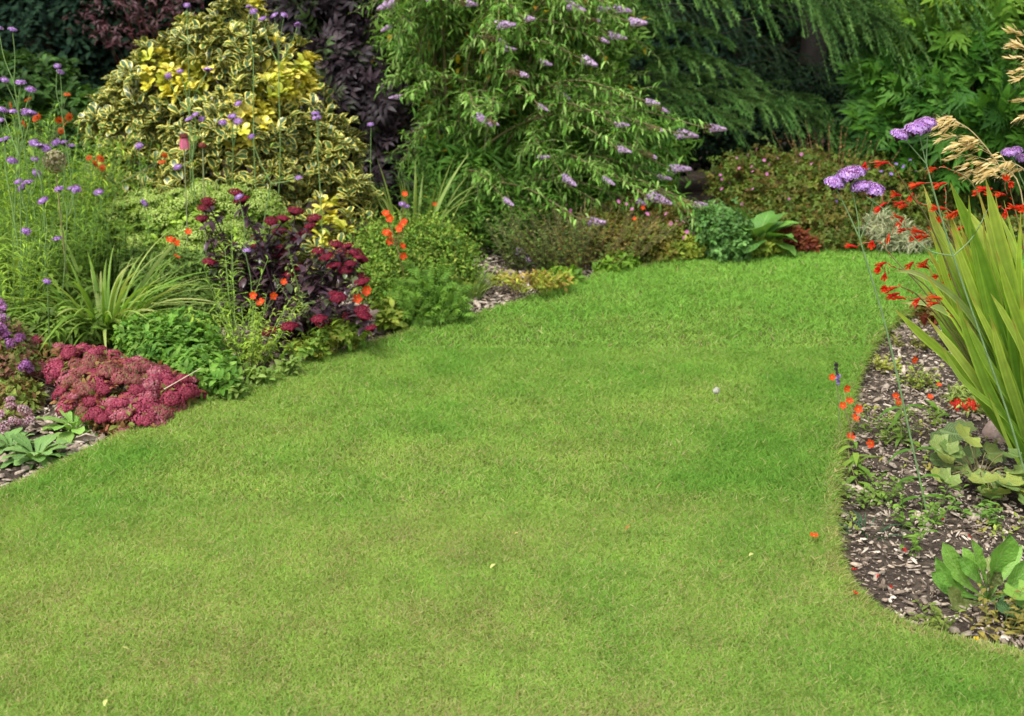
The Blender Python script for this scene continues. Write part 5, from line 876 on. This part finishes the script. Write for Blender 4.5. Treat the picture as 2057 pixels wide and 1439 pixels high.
# fallen petals
def fallen(px, py, s, mesh, lab, cat_='fallen flower', z=.02, name='fallen_flower'):
    z = z if inpoly(np.array([G(px, py)[0]]), np.array([G(px, py)[1]]))[0] else BED + .022
    c = G(px, py, z); o = bpy.data.objects.new(name, mesh); COL.objects.link(o); o.location = tuple(c); o.rotation_euler = (U(-.4, .4), U(-.4, .4), U(0, 6)); s *= .65 if name == 'fallen_leaf' else 1; o.scale = (s, s, s); o['label'] = lab; o['category'] = cat_; o['group'] = 'petals and leaves dropped on the ground'
fallen(1635, 1077, .014, ORANGE, 'orange fallen flower lying on the lawn beside the right bed', z=.028)
for px, py, s, lab in ((1787, 1175, .017, 'brightest red fallen flower on the chips at lower right'), (1762, 1162, .017, 'red fallen flower just left of the brightest one'), (1892, 1046, .017, 'pinkish red fallen flower under the verbena foot'), (1945, 1074, .014, 'dark red fallen flower above the foxglove'), (1912, 1105, .013, 'dark red petal left of the upright foxglove leaf'), (1815, 1105, .010, 'small red petal beside the dark seedling stem'), (1715, 1145, .010, 'small red petal close to the lawn edge'), (1718, 1192, .009, 'tiny dark red petal at the bottom of the bed curve')):
    fallen(px, py, s, CROC[len(lab) % 5] if s > .012 else REDF, lab)
def leafm(name, col):
    b = Buf(); b.scatter(OVAL, np.zeros((1, 3)), A(1, 0, .1)[None], Z1[None], 1.0, [col]); return b.mesh(name, MAT['leaf'])
LFT = leafm('fallen_leaf', (.5, .36, .24)); LFP = leafm('fallen_leaf', (.44, .48, .30)); LFB = leafm('fallen_leaf', (.28, .14, .07))
for px, py, s, me_, lab in ((983, 663, .035, LFT, 'tan leaf on the lawn below the ferny mound'), (1195, 601, .03, LFP, 'white petal on the far lawn'), (1435, 640, .022, LFP, 'small white petal on the lawn right of centre'), (1103, 845, .022, LFB, 'small brown leaf in the middle of the lawn'), (1337, 922, .028, LFT, 'tan curled leaf on the lawn right of centre'), (1265, 1055, .032, LFB, 'brown leaf on the near right lawn'), (1034, 1073, .022, LFT, 'faint tan leaf on the near central lawn'),
                            (995, 1133, .035, LFP, 'pale green leaf fragment on the near central lawn'), (1513, 1112, .035, LFP, 'pale leaf on the lawn left of the orange fallen flower'), (520, 985, .035, LFT, 'pale twig like leaf on the left lawn'), (565, 1018, .025, LFB, 'reddish leaf on the left lawn'), (245, 1300, .03, LFP, 'pale clover leaf on the lower left lawn'), (215, 1405, .035, LFP, 'pale clover leaves at the bottom left of the lawn'), (1442, 1130, .025, LFB, 'rusty leaf on the near right lawn'), (1750, 645, .02, LFP, 'white petal at the top of the right bed edge'), (684, 706, .03, LFB, 'brown crumb at the lawn edge by the leaning stem')):
    fallen(px, py, s, me_, lab, 'fallen leaf', .030, 'fallen_leaf')
# dandelion clock
c = G(1441, 812, 0.0); p = W(1439, 785, c[1]); o = thing('dandelion', 'white dandelion clock standing alone on the lawn', 'flower', c); b = Buf(); b.tube([c, (c + p) / 2 + A(.003, 0, 0), p], .0014, .0012, (.35, .36, .2), 5); b.build('stem', MAT['stem'], o)
b = Buf(); n = 150; d = rdir(n); b.stems(np.tile(p, (n, 1)), d, .012, (0, 0, 0), .0003, .0003, (.7, .7, .66), 1, 3); b.scatter(FLORET, p + d * .012, nz(np.cross(d, rdir(n))), d, .0055, (.60, .60, .56)); b.scatter(PYR, p + d[:20] * .002, nz(np.cross(d[:20], rdir(20))), d[:20], .006, (.2, .12, .08)); b.build('seed_ball', MAT['petal'], o)
# long pale stalk over the rose mat
b0 = G(330, 800, BED); b = Buf(); b.tube([W(330, 782, 4.3), W(365, 762, 4.28), W(403, 740, 4.25)], .0018, .0012, (.55, .5, .36), 5); so_ = b.build('dry_stalk', MAT['stem'], None, loc=W(330, 782, 4.3)); so_['label'] = 'pale dry stalk leaning across the rose stonecrop mat'; so_['category'] = 'twig'
# added near-black foliage standing in for the shade under the conifer
bush('shade_fill', 'low blackish evergreen growth in the deep shade under the weeping conifer', 'shrub', [lobe(1350, 290, 90, 9.2, 55), lobe(1470, 280, 90, 9.3, 60), lobe(1590, 290, 90, 9.4, 60), lobe(1700, 300, 70, 9.3, 60), lobe(1560, 200, 110, 10.2, 70), lobe(1400, 200, 110, 10.2, 80), lobe(1690, 200, 90, 10.2, 80)], OVAL,
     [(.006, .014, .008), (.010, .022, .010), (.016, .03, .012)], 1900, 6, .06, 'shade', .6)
